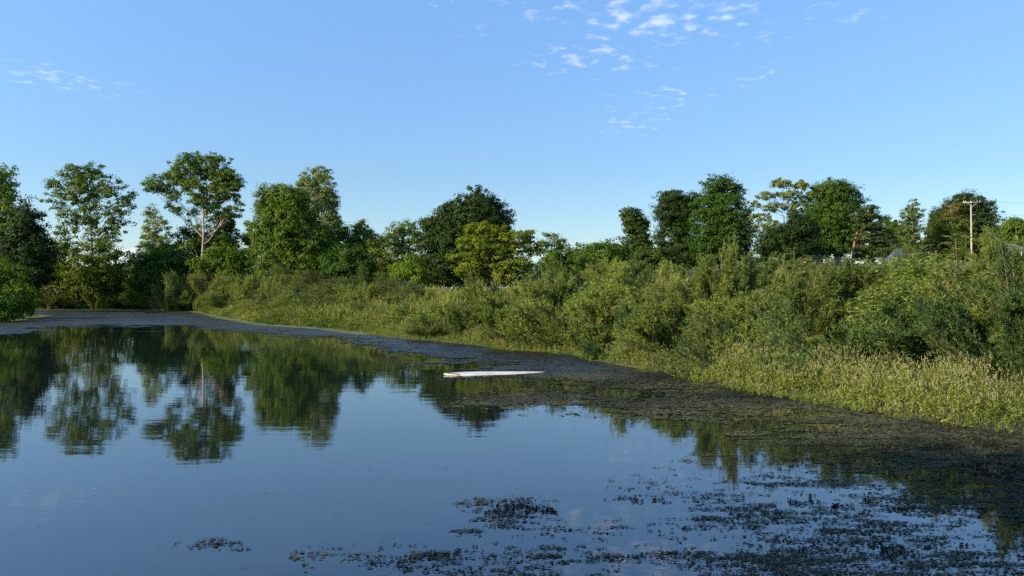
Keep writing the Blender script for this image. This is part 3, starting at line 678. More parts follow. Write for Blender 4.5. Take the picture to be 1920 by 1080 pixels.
def make_broad(name, seed, H, W, nst, ncl, nlf, leaf, ll=.10, lw=.06):
    """Dogwood kind: rounded bush, broad leaves in flat sprays."""
    rng = np.random.default_rng(seed)
    n = nst
    u = randdir(rng, n); u[:, 2] = np.abs(u[:, 2])
    C = u * np.array([W / 2, W / 2, H * .62]) * (1 - .3 * rng.random(n) ** 1.5)[:, None]; C[:, 2] += H * .34
    C *= (1 + .1 * rng.normal(size=(n, 1)))
    C[:, 2] = np.clip(C[:, 2], .25, None)
    wood = Bag(); fol = Bag()
    b0 = np.stack([rng.normal(size=n) * .15, rng.normal(size=n) * .15, np.full(n, -.15)], 1)
    md = b0 * .3 + C * .6; md[:, :2] *= .7
    V, F = sticks(b0, md, .014, .009); wood.add(V, F); V, F = sticks(md, C, .009, .004); wood.add(V, F)
    i = np.repeat(np.arange(n), ncl)
    off = rng.normal(size=(len(i), 3)) * np.array([.20, .20, .11])
    T0 = C[i] + off
    V, F = sticks(C[i], T0, .004, .002); wood.add(V, F)
    j = np.repeat(np.arange(len(i)), nlf)
    a = rng.uniform(0, 2 * pi, len(j))
    D = np.stack([np.cos(a), np.sin(a), rng.normal(size=len(j)) * .35 - .15], 1); D = unit(D)
    nrm = unit(np.array([0, 0, 1.0]) + unit(C[i][j]) * .5 + rng.normal(size=D.shape) * .35)
    S = unit(np.cross(nrm, D))
    V, F = leaves(T0[j] + D * .01, D, S, ll * rng.uniform(.7, 1.25, len(j)), lw * rng.uniform(.8, 1.2, len(j)))
    tt = np.clip(.5 + .25 * rng.normal(size=n), 0, 1)[i][j] + rng.normal(size=len(j)) * .15
    fol.add(V, F, np.repeat(np.clip(tt, 0, 1), 4))
    return fol.mesh(name + '_foliage', M[leaf]), wood.mesh(name + '_stems', M['stem'])

def make_sumac(name, seed, H, W, nst, cones=True):
    rng = np.random.default_rng(seed)
    wood = Bag(); fol = Bag(); cones_l = []
    for k in range(nst):
        a = rng.uniform(0, 2 * pi); r = W / 2 * math.sqrt(rng.random())
        tip = np.array([cos(a) * r, sin(a) * r, H * rng.uniform(.72, 1.0) * (1 - .25 * (2 * r / W) ** 2)])
        b = np.array([cos(a) * r * .3, sin(a) * r * .3, -.15]); md = (b + tip) / 2 + np.array([0, 0, .2])
        q = np.linspace(0, 1, 6)[:, None]; pts = b * (1 - q) ** 2 + 2 * md * q * (1 - q) + tip * q ** 2
        V, F = tube(pts, .022 * (1 - .6 * q[:, 0]), 5); wood.add(V, F)
        nl = 13
        for l in range(nl):
            az = l * 2.4 + rng.uniform(-.3, .3); h = rng.uniform(0, .55) if l > 4 else rng.uniform(0, .12)
            P0 = tip - np.array([0, 0, h]) * 1.0
            el = rng.uniform(.15, .8) if h < .2 else rng.uniform(-.1, .5)
            ln = rng.uniform(.38, .58)
            d0 = np.array([cos(az) * cos(el), sin(az) * cos(el), sin(el)])
            s = np.linspace(0, 1, 12)[:, None]
            rach = P0 + d0 * ln * s + np.array([0, 0, -.22]) * ln * 1.6 * s ** 2
            V, F = sticks(rach[:-1], rach[1:], .003, .002); wood.add(V, F)
            tg = unit(np.gradient(rach, axis=0)); sd = unit(np.cross(tg, np.array([0, 0, 1.0])))
            tn = np.clip(rng.normal(.5, .25), 0, 1)
            for sg in (-1, 1):
                P = rach[2:]; D = unit(sd[2:] * sg + tg[2:] * .45 + np.array([0, 0, -.3]) + rng.normal(size=P.shape) * .1)
                S = unit(np.cross(np.array([0, 0, 1.0]) + rng.normal(size=P.shape) * .15, D))
                V, F = leaves(P, D, S, .12 * np.sin(np.linspace(.9, 2.6, len(P))), .032); fol.add(V, F, np.clip(tn + rng.normal() * .1, 0, 1))
        if cones and rng.random() < .55:
            q = np.linspace(0, 1, 5); pts = tip + np.outer(q, [0.01, 0, .17])
            cone = Bag(); cone.add(*tube(pts, [.012, .036, .04, .028, .006], 7)); cones_l.append(cone.mesh(name + '_cone', M['sumac_red']))
    return fol.mesh(name + '_foliage', M['sumac']), wood.mesh(name + '_stems', M['stem']), cones_l

KINDS = {
    'w1': make_willow('w1', 1, 2.9, 3.4, 150, 22, 20, 'sandwillow'),
    'w2': make_willow('w2', 2, 2.6, 3.8, 160, 20, 20, 'sandwillow', lean=(-.12, -.1)),
    'w3': make_willow('w3', 3, 3.2, 3.0, 140, 24, 20, 'sandwillow_dark', lean=(.1, -.12)),
    'w4': make_willow('w4', 4, 2.2, 3.0, 135, 20, 20, 'sandwillow'),
    'w5': make_willow('w5', 5, 2.0, 3.6, 120, 20, 18, 'greywillow', ll=.09, lw=.02),
    'lean': make_willow('lean', 6, 2.6, 3.6, 46, 16, 14, 'sandwillow_dark', lean=(-.4, -.2)),
    'reach': make_willow('reach', 7, 2.4, 2.6, 26, 26, 20, 'sandwillow_dark', ll=.10, lw=.016, lean=(-.3, -.25)),
    'dog': make_broad('dog', 8, 2.6, 3.2, 330, 5, 7, 'dogwood', ll=.13, lw=.075),
    'dog2': make_broad('dog2', 9, 2.2, 3.0, 300, 5, 7, 'dogwood', ll=.11, lw=.065),
    'leafy': make_broad('leafy', 10, 2.0, 2.8, 320, 5, 7, 'mid', ll=.08, lw=.05),
    'sumac': make_sumac('sumac', 11, 2.4, 2.6, 16),
    'sumac2': make_sumac('sumac2', 12, 2.0, 2.2, 12, True),
    'ailanthus': make_sumac('ailanthus', 13, 2.2, .9, 4, False),
}
KH = {'w1': 2.9, 'w2': 2.6, 'w3': 3.2, 'w4': 2.2, 'w5': 2.0, 'lean': 2.6, 'reach': 2.4, 'dog': 2.55, 'dog2': 2.2, 'leafy': 2.0, 'sumac': 2.4, 'sumac2': 2.0, 'ailanthus': 2.2}
KW = {'w1': 3.4, 'w2': 3.8, 'w3': 3.0, 'w4': 3.0, 'w5': 3.6, 'lean': 3.6, 'reach': 2.6, 'dog': 3.2, 'dog2': 3.0, 'leafy': 2.8, 'sumac': 2.6, 'sumac2': 2.2, 'ailanthus': .9}
G_W = 'willow shrubs on the right bank'; G_D = 'broad leaved shrubs on the right bank'; G_S = 'sumacs on the right bank'
for k_, me_ in KINDS.items():
    co = np.empty(len(me_[0].vertices) * 3, np.float32); me_[0].vertices.foreach_get('co', co); co = co.reshape(-1, 3)
    KH[k_] = float(np.quantile(co[:, 2], .992)); KW[k_] = float(np.quantile(co[:, 0], .985) - np.quantile(co[:, 0], .015))
protos = {}
srng = random.Random(5)
def shrub(kind, x, ytop, d, w, label, rot=None):
    """x, ytop: photo point of the shrub's top; d distance; w its width in photo pixels."""
    if x > 1200 and ytop > 555: d += 1.3
    X, Y, Zt = wpt(x, ytop, d)
    z0 = gz(X, Y) - .03
    H = max(.6, Zt - z0)
    nm = 'willow_shrub' if kind[0] == 'w' or kind in ('lean', 'reach') else ('sumac_shrub' if kind.startswith('sumac') or kind == 'ailanthus' else 'dogwood_shrub')
    cat = 'shrub'
    grp = G_FS if x < 290 else G_W if nm == 'willow_shrub' else (G_S if nm == 'sumac_shrub' else G_D)
    r = bpy.data.objects.new(nm, None); COL.objects.link(r)
    r.location = (X, Y, z0)
    r.rotation_euler = (0, 0, (srng.uniform(-.35, .35) if kind in ('lean', 'reach') else srng.uniform(0, 6.28)) if rot is None else rot)
    sw = (w / FPX * d) / KW[kind]
    sz = max(H / KH[kind], sw / 1.25)     # many stems rise straight out of the soil, so a low wide bush keeps its habit
    r.location = (X, Y, Zt - sz * KH[kind])
    r.scale = (sw, sw, sz)
    tag(r, label, cat, grp)
    me = KINDS[kind]
    if kind not in protos:
        a = bpy.data.objects.new('foliage', me[0]); b = bpy.data.objects.new('stems', me[1]); ps = [a, b]
        if len(me) > 2: ps += [bpy.data.objects.new('fruit_cone', q) for q in me[2]]
        protos[kind] = ps; new = ps
    else:
        new = [o.copy() for o in protos[kind]]
    for o in new:
        COL.objects.link(o); o.parent = r
    return r

# nearest row above the smartweed strip, right to left
S = shrub
S('w3', 1905, 480, 16.8, 260, 'tallest deep green willow filling the right edge above the grass')
S('w1', 1840, 505, 19.0, 280, 'bushy willow behind the tallest edge willow, below the tall power pole')
S('reach', 1915, 640, 16.4, 190, 'willow spray low at the right edge, nearest to the flowering grass', .2)
S('reach', 1800, 565, 17.6, 210, 'pale fingered willow with feathery shoots pointing up over the dark hollow', .1)
S('reach', 1720, 610, 18.2, 220, 'pale willow reaching left over the dark hollow behind the flowering grass', 0)
S('w3', 1860, 640, 17.4, 150, 'small upright willow rooted in the back of the flowering grass')
S('w3', 1790, 545, 20.5, 240, 'shaded willow between the dogwoods and the right edge')
S('dog', 1740, 478, 22.5, 190, 'leafy dogwood with pale broad leaves crowning the bank left of the power pole')
S('dog', 1690, 530, 21.2, 170, 'glossy broad leaved dogwood hanging in front of the dark hollow')
S('dog2', 1665, 486, 24.0, 170, 'dogwood with whitish leaf tips along the skyline below the grey roof')
S('dog2', 1625, 498, 25.0, 130, 'smaller dogwood just right of the pickup, on the skyline')
S('w3', 1660, 590, 20.5, 220, 'shaded willow deep in the hollow under the glossy dogwood')
S('ailanthus', 1807, 436, 23.5, 58, 'single tall shoot with drooping feather leaves left of the power pole')
S('w1', 1905, 448, 21.5, 150, 'fine leaved willow on the skyline between the two poles')
S('lean', 1600, 560, 20.0, 230, 'willow with bare tan stems leaning left over the grass', .1)
S('w4', 1545, 630, 20.3, 170, 'low bright willow at the back of the grass where its strip is widest')
S('w2', 1590, 497, 24.5, 230, 'willow mound below the parked pickup')
S('w1', 1500, 515, 24.0, 220, 'broad olive willow below the pale shed')
S('w1', 1420, 500, 26.0, 210, 'olive willow mound below the gap of sky between the ridge maples')
S('lean', 1480, 590, 21.8, 230, 'sprawling willow with tangled thin branches above the flower strip end', -.2)
S('w2', 1400, 560, 23.2, 230, 'willow bulging forward over the narrow end of the grass')
S('w4', 1380, 622, 22.6, 160, 'low dark footed willow right behind the left tip of the flowering grass')
S('w1', 1345, 474, 27.0, 170, 'pointed willow rising highest in front of the green maple')
S('w2', 1290, 560, 25.5, 230, 'wide willow standing over the small grass tongue')
S('w4', 1250, 622, 25.3, 160, 'low willow directly behind the small grass tongue')
S('w3', 1195, 585, 28.0, 170, 'dark willow at the shaded notch of the shore')
S('w4', 1130, 605, 30.0, 170, 'willow left of the shaded notch, leaning to the water')
S('w2', 1100, 555, 32.0, 230, 'broad willow slope above the middle shore')
S('w1', 1170, 520, 33.0, 200, 'willow thicket crown below the isolated notched tree')
S('w1', 1235, 510, 31.0, 180, 'willow behind the yellowing sumac')
S('w4', 1035, 570, 34.0, 160, 'mid bank willow right above the white board')
S('w2', 1020, 520, 39.0, 200, 'pale topped willow mound right of the yellow locust')
S('w1', 1090, 500, 41.0, 170, 'willow on the skyline below the middle gap of sky')
S('w4', 945, 580, 33.6, 110, 'bright upright young willow clump at the water, left above the white board')
S('w2', 975, 555, 38.0, 170, 'dense willow behind the bright upright clump')
S('w2', 890, 560, 39.5, 170, 'willow left of the bright upright clump')
S('w1', 935, 530, 43.0, 170, 'willow mound at the foot of the yellow locust')
S('leafy', 800, 600, 42.5, 120, 'dark leafy bush hugging the shore where the weed band is narrow')
S('w4', 845, 590, 40.5, 110, 'small willow next to the dark leafy shore bush')
S('leafy', 730, 590, 47.0, 90, 'rounded green bush on the shore near the point where tree reflections begin')
S('sumac', 1262, 520, 30.0, 120, 'sumac with yellowing drooping fronds and dark red cones')
S('sumac2', 1215, 535, 33.0, 80, 'small sumac left of the yellowing one')
S('sumac', 1385, 490, 30.0, 120, 'dark fronded sumac on the skyline right of the pointed willow')
S('sumac2', 1440, 492, 29.0, 90, 'sumac clump under the gap of sky between the ridge maples')
S('sumac', 1490, 466, 27.5, 100, 'tallest sumac, its fresh fronds standing up before the open branched tree')
S('sumac2', 1300, 508, 31.0, 80, 'sumac with a single red cone left of the pointed willow')
S('sumac2', 1535, 505, 27.0, 70, 'low sumac turning rusty below the white shed')
S('w4', 1690, 470, 26.5, 60, 'thin spiky willow shoot poking up before the grey roof')
# middle and far bank
S('leafy', 735, 520, 58.0, 90, 'dark rounded shrub on the bank crest left of the great maple')
S('leafy', 770, 528, 56.0, 70, 'low green shrub in front of the dark foot of the great maple')
S('leafy', 640, 520, 62.0, 110, 'round green shrub on the bank crest below the low middle treeline')
S('w5', 690, 535, 58.0, 100, 'grey green shrub between two darker round shrubs on the crest')
S('w4', 700, 560, 52.0, 110, 'willow shrub halfway down the bank above the narrow weed band')
S('w4', 640, 560, 57.0, 110, 'yellowish willow shrub on the lower bank below the low treeline')
S('leafy', 665, 590, 52.0, 70, 'bright leafy bush at the shore left of the round shore bush')
S('w4', 590, 555, 62.0, 100, 'willow shrub on the bank below the dark willow clump')
S('w5', 600, 585, 58.0, 80, 'dull shrub spreading near the water below the dark willow clump')
S('leafy', 555, 530, 72.0, 90, 'green shrub below the pale bare trunk')
S('w4', 540, 565, 63.0, 90, 'sunny yellow green shrub at the water where the shore swings away')
S('leafy', 490, 560, 68.0, 80, 'leafy shrub left of the sunny shore shrub')
S('w5', 500, 518, 82.0, 90, 'grey willow on the crest below the thin airy tree')
S('w5', 455, 520, 84.0, 100, 'grey green willow right of the bright glowing bush')
S('w5', 395, 518, 86.0, 110, 'large grey willow below the bright glowing bush')
S('w5', 345, 515, 89.0, 100, 'pale grey willow under the umbrella cottonwood')
S('w5', 315, 535, 90.0, 80, 'rounded grey willow overhanging the far corner of the water')
S('w5', 440, 548, 78.0, 80, 'grey green shrub behind the reed patch')
S('w4', 460, 572, 71.0, 70, 'low yellowish shrub between the reeds and the water')
S('leafy', 575, 505, 88.0, 90, 'dark shrub hiding the foot of the dark willow clump')
S('leafy', 520, 498, 90.0, 80, 'green shrub with white blossom beside the pale bare trunk')
S('w4', 810, 545, 50.0, 90, 'willow shrub below the dark foot of the great maple')
S('w4', 780, 570, 47.0, 100, 'willow shrub mid bank left of the tall dry grass')
S('w2', 870, 545, 46.0, 90, 'willow shrub in front of the tall dry grass')
S('w2', 1140, 490, 46.0, 120, 'willow before the twiggy bush tree at the left end of the ridge')
S('w2', 1210, 495, 42.0, 120, 'willow mound below the dark hedge tree')
S('w1', 1280, 495, 40.0, 110, 'willow crest in front of the nearly black maple')
S('leafy', 1550, 498, 36.0, 120, 'leafy shrub on the crest in front of the white shed')
S('w2', 1480, 492, 38.0, 130, 'willow crest below the dark spreading mass of leaves')

for a in (
 ('w4', 92, 545, 92.6, 60, 'sunny yellow green bush on the far shore next to the left bank bushes'),
 ('dog2', 128, 552, 93.4, 50, 'pale leafy low bush on the far shore between the two olive bushes'),
 ('w4', 178, 548, 93.2, 60, 'light green bush at the far waterline straight below the fan shaped cottonwood'),
 ('leafy', 208, 545, 93.6, 55, 'mid green leafy bush at the far waterline below the distant white cloud'),
 ('w4', 262, 546, 93.4, 60, 'light bush at the far waterline next to the shaded hollow'),
 ('w5', 298, 552, 92.8, 60, 'small pale grey bush where the far shore meets the right bank'),
 ('w1', 700, 512, 66.0, 100, 'tall feathery bush on the crest below the lighter broad crown'),
 ('leafy', 610, 545, 60.0, 90, 'dark green bush in the middle of the dry grass slope'),
 ('w2', 680, 575, 51.0, 80, 'olive bush among the dry grass close above the shore'),
 ('leafy', 530, 560, 66.0, 70, 'dark green bush low on the dry grass slope above the bend of the weed band'),
 ('w4', 760, 590, 45.0, 90, 'light willow bush between the dark leafy shore bush and the rounded shore bush'),
 ('dog2', 700, 575, 50.0, 90, 'pale leaved bush above the rounded shore bush'),
 ('w1', 620, 575, 56.0, 90, 'feathery yellowish bush above the dull spreading shore shrub'),
 ('w2', 560, 550, 66.0, 100, 'grey olive mound on the middle of the bank below the pale bare trunk'),
 ('dog2', 520, 580, 62.0, 70, 'leafy pale bush standing at the water where the weed band bends'),
 ('w1', 475, 545, 76.0, 90, 'feathery mound on the bank above the leafy far shrub'),
 ('w5', 420, 535, 84.0, 90, 'grey willow mound directly behind the reed patch'),
 ('w5', 370, 540, 87.5, 80, 'grey willow mound between the reeds and the far corner willow'),
 ('w2', 660, 540, 60.0, 110, 'wide willow mound above the yellowish lower bank shrub'),
 ('w1', 740, 545, 54.0, 110, 'soft willow mound below the shrubs on the bank crest'),
 ('dog2', 830, 565, 44.0, 90, 'pale leafy bush below the tall dry grass'),
 ('w4', 900, 600, 37.5, 80, 'small willow bush at the shore left of the bright upright clump'),
 ('w1', 580, 530, 76.0, 100, 'feathery willow on the crest in front of the dark shrub'),
 ('w5', 530, 540, 76.0, 80, 'greyish willow filling the crest above the sunny shore shrub'),
 ('leafy', 385, 500, 92.0, 60, 'small green bush beneath the bright glowing bush'),
 ('dog2', 1060, 610, 31.5, 90, 'leafy bush low at the shore above the end of the white board'),
 ('dog2', 1120, 530, 36.0, 90, 'pale leafed bush halfway up the slope above the shaded notch'),
 ('dog2', 1330, 570, 24.5, 90, 'pale leafed bush among willows above the narrow end of the grass'),
 ('leafy', 1440, 540, 25.0, 110, 'green leafy bush between willows below the sumac clump'),
 ('w1', 1640, 520, 23.0, 160, 'feathery sunlit willow left of the glossy dogwood')): S(*a)

# ------------------------------------------------------------------ herbs: weeds, reeds, smartweed
def herb(rng, base, H, nl, ll, lw, up=.5, spread=.12, curve=.2):
    """Many upright stems at base (n,3): returns leaf V,F, tip points, directions."""
    n = len(base)
    tip = base + np.stack([rng.normal(size=n) * spread, rng.normal(size=n) * spread, np.ones(n)], 1) * H[:, None]
    i = np.repeat(np.arange(n), nl); s = rng.uniform(.12, 1, len(i))
    P = base[i] + (tip - base)[i] * s[:, None]
    a = rng.uniform(0, 2 * pi, len(i))
    D = unit(np.stack([np.cos(a), np.sin(a), up + rng.normal(size=len(i)) * .35], 1))
    S_ = unit(np.cross(D, np.array([0, 0, 1.]) + rng.normal(size=D.shape) * .4))
    V, F = leaves(P, D, S_, ll * rng.uniform(.6, 1.3, len(i)), lw)
    return V, F, tip, i

def scatter(rng, n, x0, x1, y0, y1):
    return np.stack([rng.uniform(x0, x1, n), rng.uniform(y0, y1, n)], 1)

def wedge_points(rng, n, pts_fn):
    pass

def project(x, y, z):
    return 960 + x / y * FPX, 540 + (CAMZ - z) / y * FPX

rng = np.random.default_rng(77)
# smartweed strip: density by distance to the shore and along it
bagL = Bag(); bagF = Bag(); bagS = Bag()
P = scatter(rng, 90000, -14, 14, 11, 46)
sd = shore_dist(P[:, 0], P[:, 1])
u_, v_ = project(P[:, 0], P[:, 1], np.zeros(len(P)))
width = np.interp(u_, [700, 760, 850, 960, 1050, 1120, 1150, 1200, 1280, 1330, 1400, 1500, 1600, 1700, 1800, 1920, 2100],
                  [.8, 1.0, 1.0, 1.0, 1.2, .3, .6, 1.2, .9, 1.4, 2.0, 2.2, 2.3, 2.4, 2.3, 2.2, 2.0])
dn = np.where(v_ > 705, 1.0, .55)
edge = fbm(P[:, 0] * 1.3, P[:, 1] * 1.3, 3, 3)
keep = (sd > -.55 + .9 * edge - .35) & (sd < width * (.75 + .5 * edge)) & (u_ > 690) & (rng.random(len(P)) < dn) & (P[:, 0] > -8)
P = P[keep]; sd = sd[keep]; v_ = v_[keep]; u_ = u_[keep]
z = np.maximum(ground_z(P[:, 0], P[:, 1]), -.05)
base = np.column_stack([P, z - .02])
patch = fbm(P[:, 0] * .8, P[:, 1] * .8, 31, 3)
H = (.25 + .30 * np.clip(sd / 1.3, 0, 1)) * rng.uniform(.6, 1.25, len(P)) * (.65 + .75 * patch)
V, F, tip, ii = herb(rng, base, H, 10, .085, .017, up=.9, spread=.22)
bagL.add(V, F, np.repeat(np.clip(patch[ii] * .9 + .1 + rng.normal(size=len(ii)) * .2, 0, 1), 4))
V, F = sticks(base, tip, .003, .0015); bagS.add(V, F)
# flower spikes
m_ = (rng.random(len(P)) < np.clip((patch - .22) * 3.6, 0.1, .97) * np.clip(.25 + sd / 1.2, .15, 1))
tp = np.concatenate([tip[m_], tip[m_] + rng.normal(size=(m_.sum(), 3)) * np.array([.09, .09, .05]) - [0, 0, .05]]); k = 8; idx = np.repeat(np.arange(len(tp)), k)
sp = rng.random(len(idx))
bend = unit(np.stack([rng.normal(size=len(tp)) * .35, rng.normal(size=len(tp)) * .35, np.ones(len(tp))], 1))
PP = tp[idx] + bend[idx] * (sp * .075)[:, None]
D = unit(bend[idx] * .8 + randdir(rng, len(idx)) * .5); 
V, F = leaves(PP, D, perp(D, rng), .020, .013); bagF.add(V, F, np.repeat(rng.random(len(idx)), 4))
o = link('smartweed', bagL.mesh('smartweed_leaves', M['smartweed'])); tag(o, 'flowering smartweed grass strip along the right shore', 'grass', kind='stuff')
link('stems', bagS.mesh('smartweed_stems', M['smartweed']), o)
link('flowers', bagF.mesh('smartweed_flowers', M['flower']), o)

# bank weeds: everywhere on the right bank between the shrubs
bagL = Bag(); bagS = Bag()
def bank_points(n, x0, x1, y0, y1, smin, smax):
    P = scatter(rng, n, x0, x1, y0, y1)
    s = shore_dist(P[:, 0], P[:, 1])
    u, v = project(P[:, 0], P[:, 1], np.zeros(n))
    k = (s > smin) & (s < smax) & (u > 250) & (u < 2150) & (P[:, 0] > -.60 * P[:, 1])
    return P[k], s[k]
Pn, sn = bank_points(60000, -14, 22, 14, 50, .2, 12)
kk = (sn < 1.6) | (rng.random(len(sn)) < .12); Pn = Pn[kk]; sn = sn[kk]
Hn = rng.uniform(.35, .95, len(Pn)) * (.5 + .7 * fbm(Pn[:, 0] * .7, Pn[:, 1] * .7, 4, 3)) * np.clip(sn / 5, .25, 1)
bn = np.column_stack([Pn, ground_z(Pn[:, 0], Pn[:, 1]) - .02])
V, F, tip, ii = herb(rng, bn, Hn, 11, .13, .028, up=.55, spread=.15)
pt = fbm(Pn[:, 0] * .5, Pn[:, 1] * .5, 41, 3)
bagL.add(V, F, np.repeat(np.clip(pt[ii] + rng.normal(size=len(ii)) * .18, 0, 1), 4))
Pf, sf = bank_points(90000, -46, 20, 42, 96, -.1, 14)
Hf = rng.uniform(.3, .9, len(Pf)) * np.clip(-.35 + 2.4 * fbm(Pf[:, 0] * .4, Pf[:, 1] * .3, 6, 3), .25, 1.6) * np.clip(.35 + sf / 2.5, .3, 1)
bf = np.column_stack([Pf, ground_z(Pf[:, 0], Pf[:, 1]) - .02])
V, F, tip2, ii = herb(rng, bf, Hf, 9, .22, .05, up=.6, spread=.2)
pt = fbm(Pf[:, 0] * .35, Pf[:, 1] * .25, 43, 4)
bagL.add(V, F, np.repeat(np.clip((pt[ii] - .5) * 2.6 + .5 + rng.normal(size=len(ii)) * .18, 0, 1), 4))
o = link('bank_undergrowth', bagL.mesh('bank_undergrowth', M['weed'])); tag(o, 'yellow green weeds and goldenrod covering the bank between the shrubs', 'weeds', kind='stuff')

# tall dry grass on the crest and the reed patch at the far corner
bagR = Bag()
def reeds(x0, x1, d0, d1, n, h, tint, smin=1.6):
    d = rng.uniform(d0, d1, n); x = rng.uniform(x0, x1, n)
    X = (x - 960) / FPX * d
    s = shore_dist(X, d); k = s > smin + 1.6 * (fbm(X * .8, d * .5, 71, 3) - .5); X = X[k]; d = d[k]
    b = np.column_stack([X, d, np.maximum(ground_z(X, d), 0) - .02])
    Hh = h * rng.uniform(.4, .95, len(b)) * np.clip(.35 + 1.3 * fbm(X * .5, d * .3, 72, 3), .4, 1.3)
    D = unit(np.stack([rng.normal(size=len(b)) * .10, rng.normal(size=len(b)) * .10, np.ones(len(b))], 1))
    a = rng.uniform(0, pi, len(b)); Sd = np.stack([np.cos(a), np.sin(a), np.zeros(len(b))], 1)
    V, F = leaves(b, D, Sd, Hh, .05); bagR.add(V, F, np.repeat(np.clip(tint + rng.normal(size=len(b)) * .2, 0, 1), 4))
    j = np.repeat(np.arange(len(b)), 4); P0 = b[j] + D[j] * (Hh[j] * rng.uniform(.2, .95, len(j)))[:, None]
    dd = unit(D[j] + randdir(rng, len(j)) * .5)
    V, F = leaves(P0, dd, perp(dd, rng), Hh[j] * .3, .04); bagR.add(V, F, np.repeat(np.clip(tint + rng.normal(size=len(j)) * .2, 0, 1), 4))
reeds(820, 905, 43, 54, 5000, 1.25, .8)
reeds(560, 830, 46, 70, 5500, 1.05, .6)
reeds(420, 600, 58, 80, 2500, .9, .5)
reeds(640, 860, 40, 52, 1500, .8, .45)
reeds(350, 415, 84, 90, 3000, 1.7, .35, -.3)
reeds(905, 1000, 40, 47, 2500, 1.1, .6)
o = link('reed_grass', bagR.mesh('reed_grass', M['reed'])); tag(o, 'tall pale reeds and dry grass in patches along the bank', 'reeds', kind='stuff')

# ------------------------------------------------------------------ floating pond weed
COLS = np.arange(0, 2081, 160)
DT = [
 (579, [1, 1, 1, 1, 1, 1, 1, 1, 1, 1, 1, 1, 1, 1]),
 (600, [1, 1, 1, 1, 1, 1, 1, 1, 1, 1, 1, 1, 1, 1]),
 (607, [1, .8, .7, 1, 1, 1, 1, 1, 1, 1, 1, 1, 1, 1]),
 (615, [.9, .1, .1, .9, 1, 1, 1, 1, 1, 1, 1, 1, 1, 1]),
 (625, [.6, 0, 0, .2, .95, 1, 1, 1, 1, 1, 1, 1, 1, 1]),
 (636, [0, 0, 0, 0, .25, .95, 1, 1, 1, 1, 1, 1, 1, 1]),
 (650, [0, 0, 0, 0, .05, .75, 1, 1, 1, 1, 1, 1, 1, 1]),
 (665, [0, 0, 0, 0, 0, .35, .9, 1, 1, 1, 1, 1, 1, 1]),
 (685, [0, 0, 0, 0, 0, .15, .55, .95, 1, 1, 1, 1, 1, 1]),
 (703, [0, 0, 0, 0, 0, 0, .55, .85, .95, 1, 1, 1, 1, 1]),
 (720, [0, 0, 0, 0, 0, 0, 0, .25, .5, .9, 1, 1, 1, 1]),
 (735, [0, 0, 0, 0, 0, 0, .05, .10, .32, .6, .95, 1, 1, 1]),
 (748, [0, 0, 0, 0, 0, 0, .55, .55, .5, .75, 1, 1, 1, 1]),
 (765, [0, 0, 0, 0, 0, 0, .1, .32, .38, .45, .7, 1, 1, 1]),
 (785, [0, 0, 0, 0, 0, 0, 0, 0, .12, .22, .62, 1, 1, 1]),
 (810, [0, 0, 0, 0, 0, 0, 0, 0, 0, .05, .6, .95, 1, 1]),
 (840, [0, 0, 0, 0, 0, 0, 0, 0, 0, .10, .6, .9, .95, 1]),
 (870, [0, 0, 0, 0, 0, 0, 0, 0, .05, .35, .65, .9, .95, 1]),
 (900, [0, 0, 0, 0, 0, 0, 0, 0, .3, .5, .65, .85, .95, 1]),
 (930, [0, 0, 0, 0, 0, 0, 0, 0, .42, .5, .6, .75, .85, .9]),
 (960, [0, 0, 0, 0, 0, 0, 0, .05, .25, .55, .6, .7, .8, .8]),
 (1000, [0, 0, 0, 0, 0, 0, .12, .35, .5, .6, .62, .62, .62, .65]),
 (1040, [0, 0, 0, 0, .08, .32, .33, .38, .46, .65, .65, .6, .6, .6]),
 (1080, [0, 0, 0, 0, .05, .30, .34, .40, .46, .65, .65, .62, .6, .6]),
 (1400, [0, 0, 0, 0, .0, .3, .5, .6, .65, .65, .65, .62, .6, .6])]
ROWS = np.array([r[0] for r in DT], float); DTA = np.array([r[1] for r in DT])
def density(x, y):
    u, v = project(x, y, 0.0)
    ci = np.clip(u / 160, 0, 12.999); c0 = ci.astype(int); cf = ci - c0
    vr = np.clip(v, ROWS[0], ROWS[-1] - .01); r0 = np.clip(np.searchsorted(ROWS, vr, side='right') - 1, 0, len(ROWS) - 2)
    rf = (vr - ROWS[r0]) / (ROWS[r0 + 1] - ROWS[r0])
    a = DTA[r0, c0] * (1 - cf) + DTA[r0, c0 + 1] * cf; b = DTA[r0 + 1, c0] * (1 - cf) + DTA[r0 + 1, c0 + 1] * cf
    d = a * (1 - rf) + b * rf
    for (ex, ey, rx, ry, w) in ((410, 1018, 60, 14, .55), (955, 962, 85, 24, .55), (1265, 925, 40, 12, .4), (780, 1045, 60, 14, .4), (1160, 1010, 110, 14, .4), (900, 750, 60, 4, .0), (470, 997, 14, 4, .3)):
        d = np.maximum(d, w * np.exp(-(((u - ex) / rx) ** 2 + ((v - ey) / ry) ** 2) ** 1.5))
    d = d * (1 - .42 * smooth(v, 840, 900) * smooth(u, 1000, 1300) * smooth(u, 2150, 1750))
    # the open pools in the mat
    for (ex, ey, rx, ry) in ((930, 682, 62, 5), (1310, 729, 60, 4), (1480, 778, 110, 8), (540, 602, 0.1, 1), (290, 586, 30, 1.2), (255, 583, 25, 1.0), (320, 583.5, 22, 1.0), (1130, 778, 60, 3), (1200, 742, 120, 7), (1560, 800, 90, 9)):
        d = d * (1 - .85 * np.exp(-(((u - ex) / rx) ** 2 + ((v - ey) / ry) ** 2) ** 2))
    return d

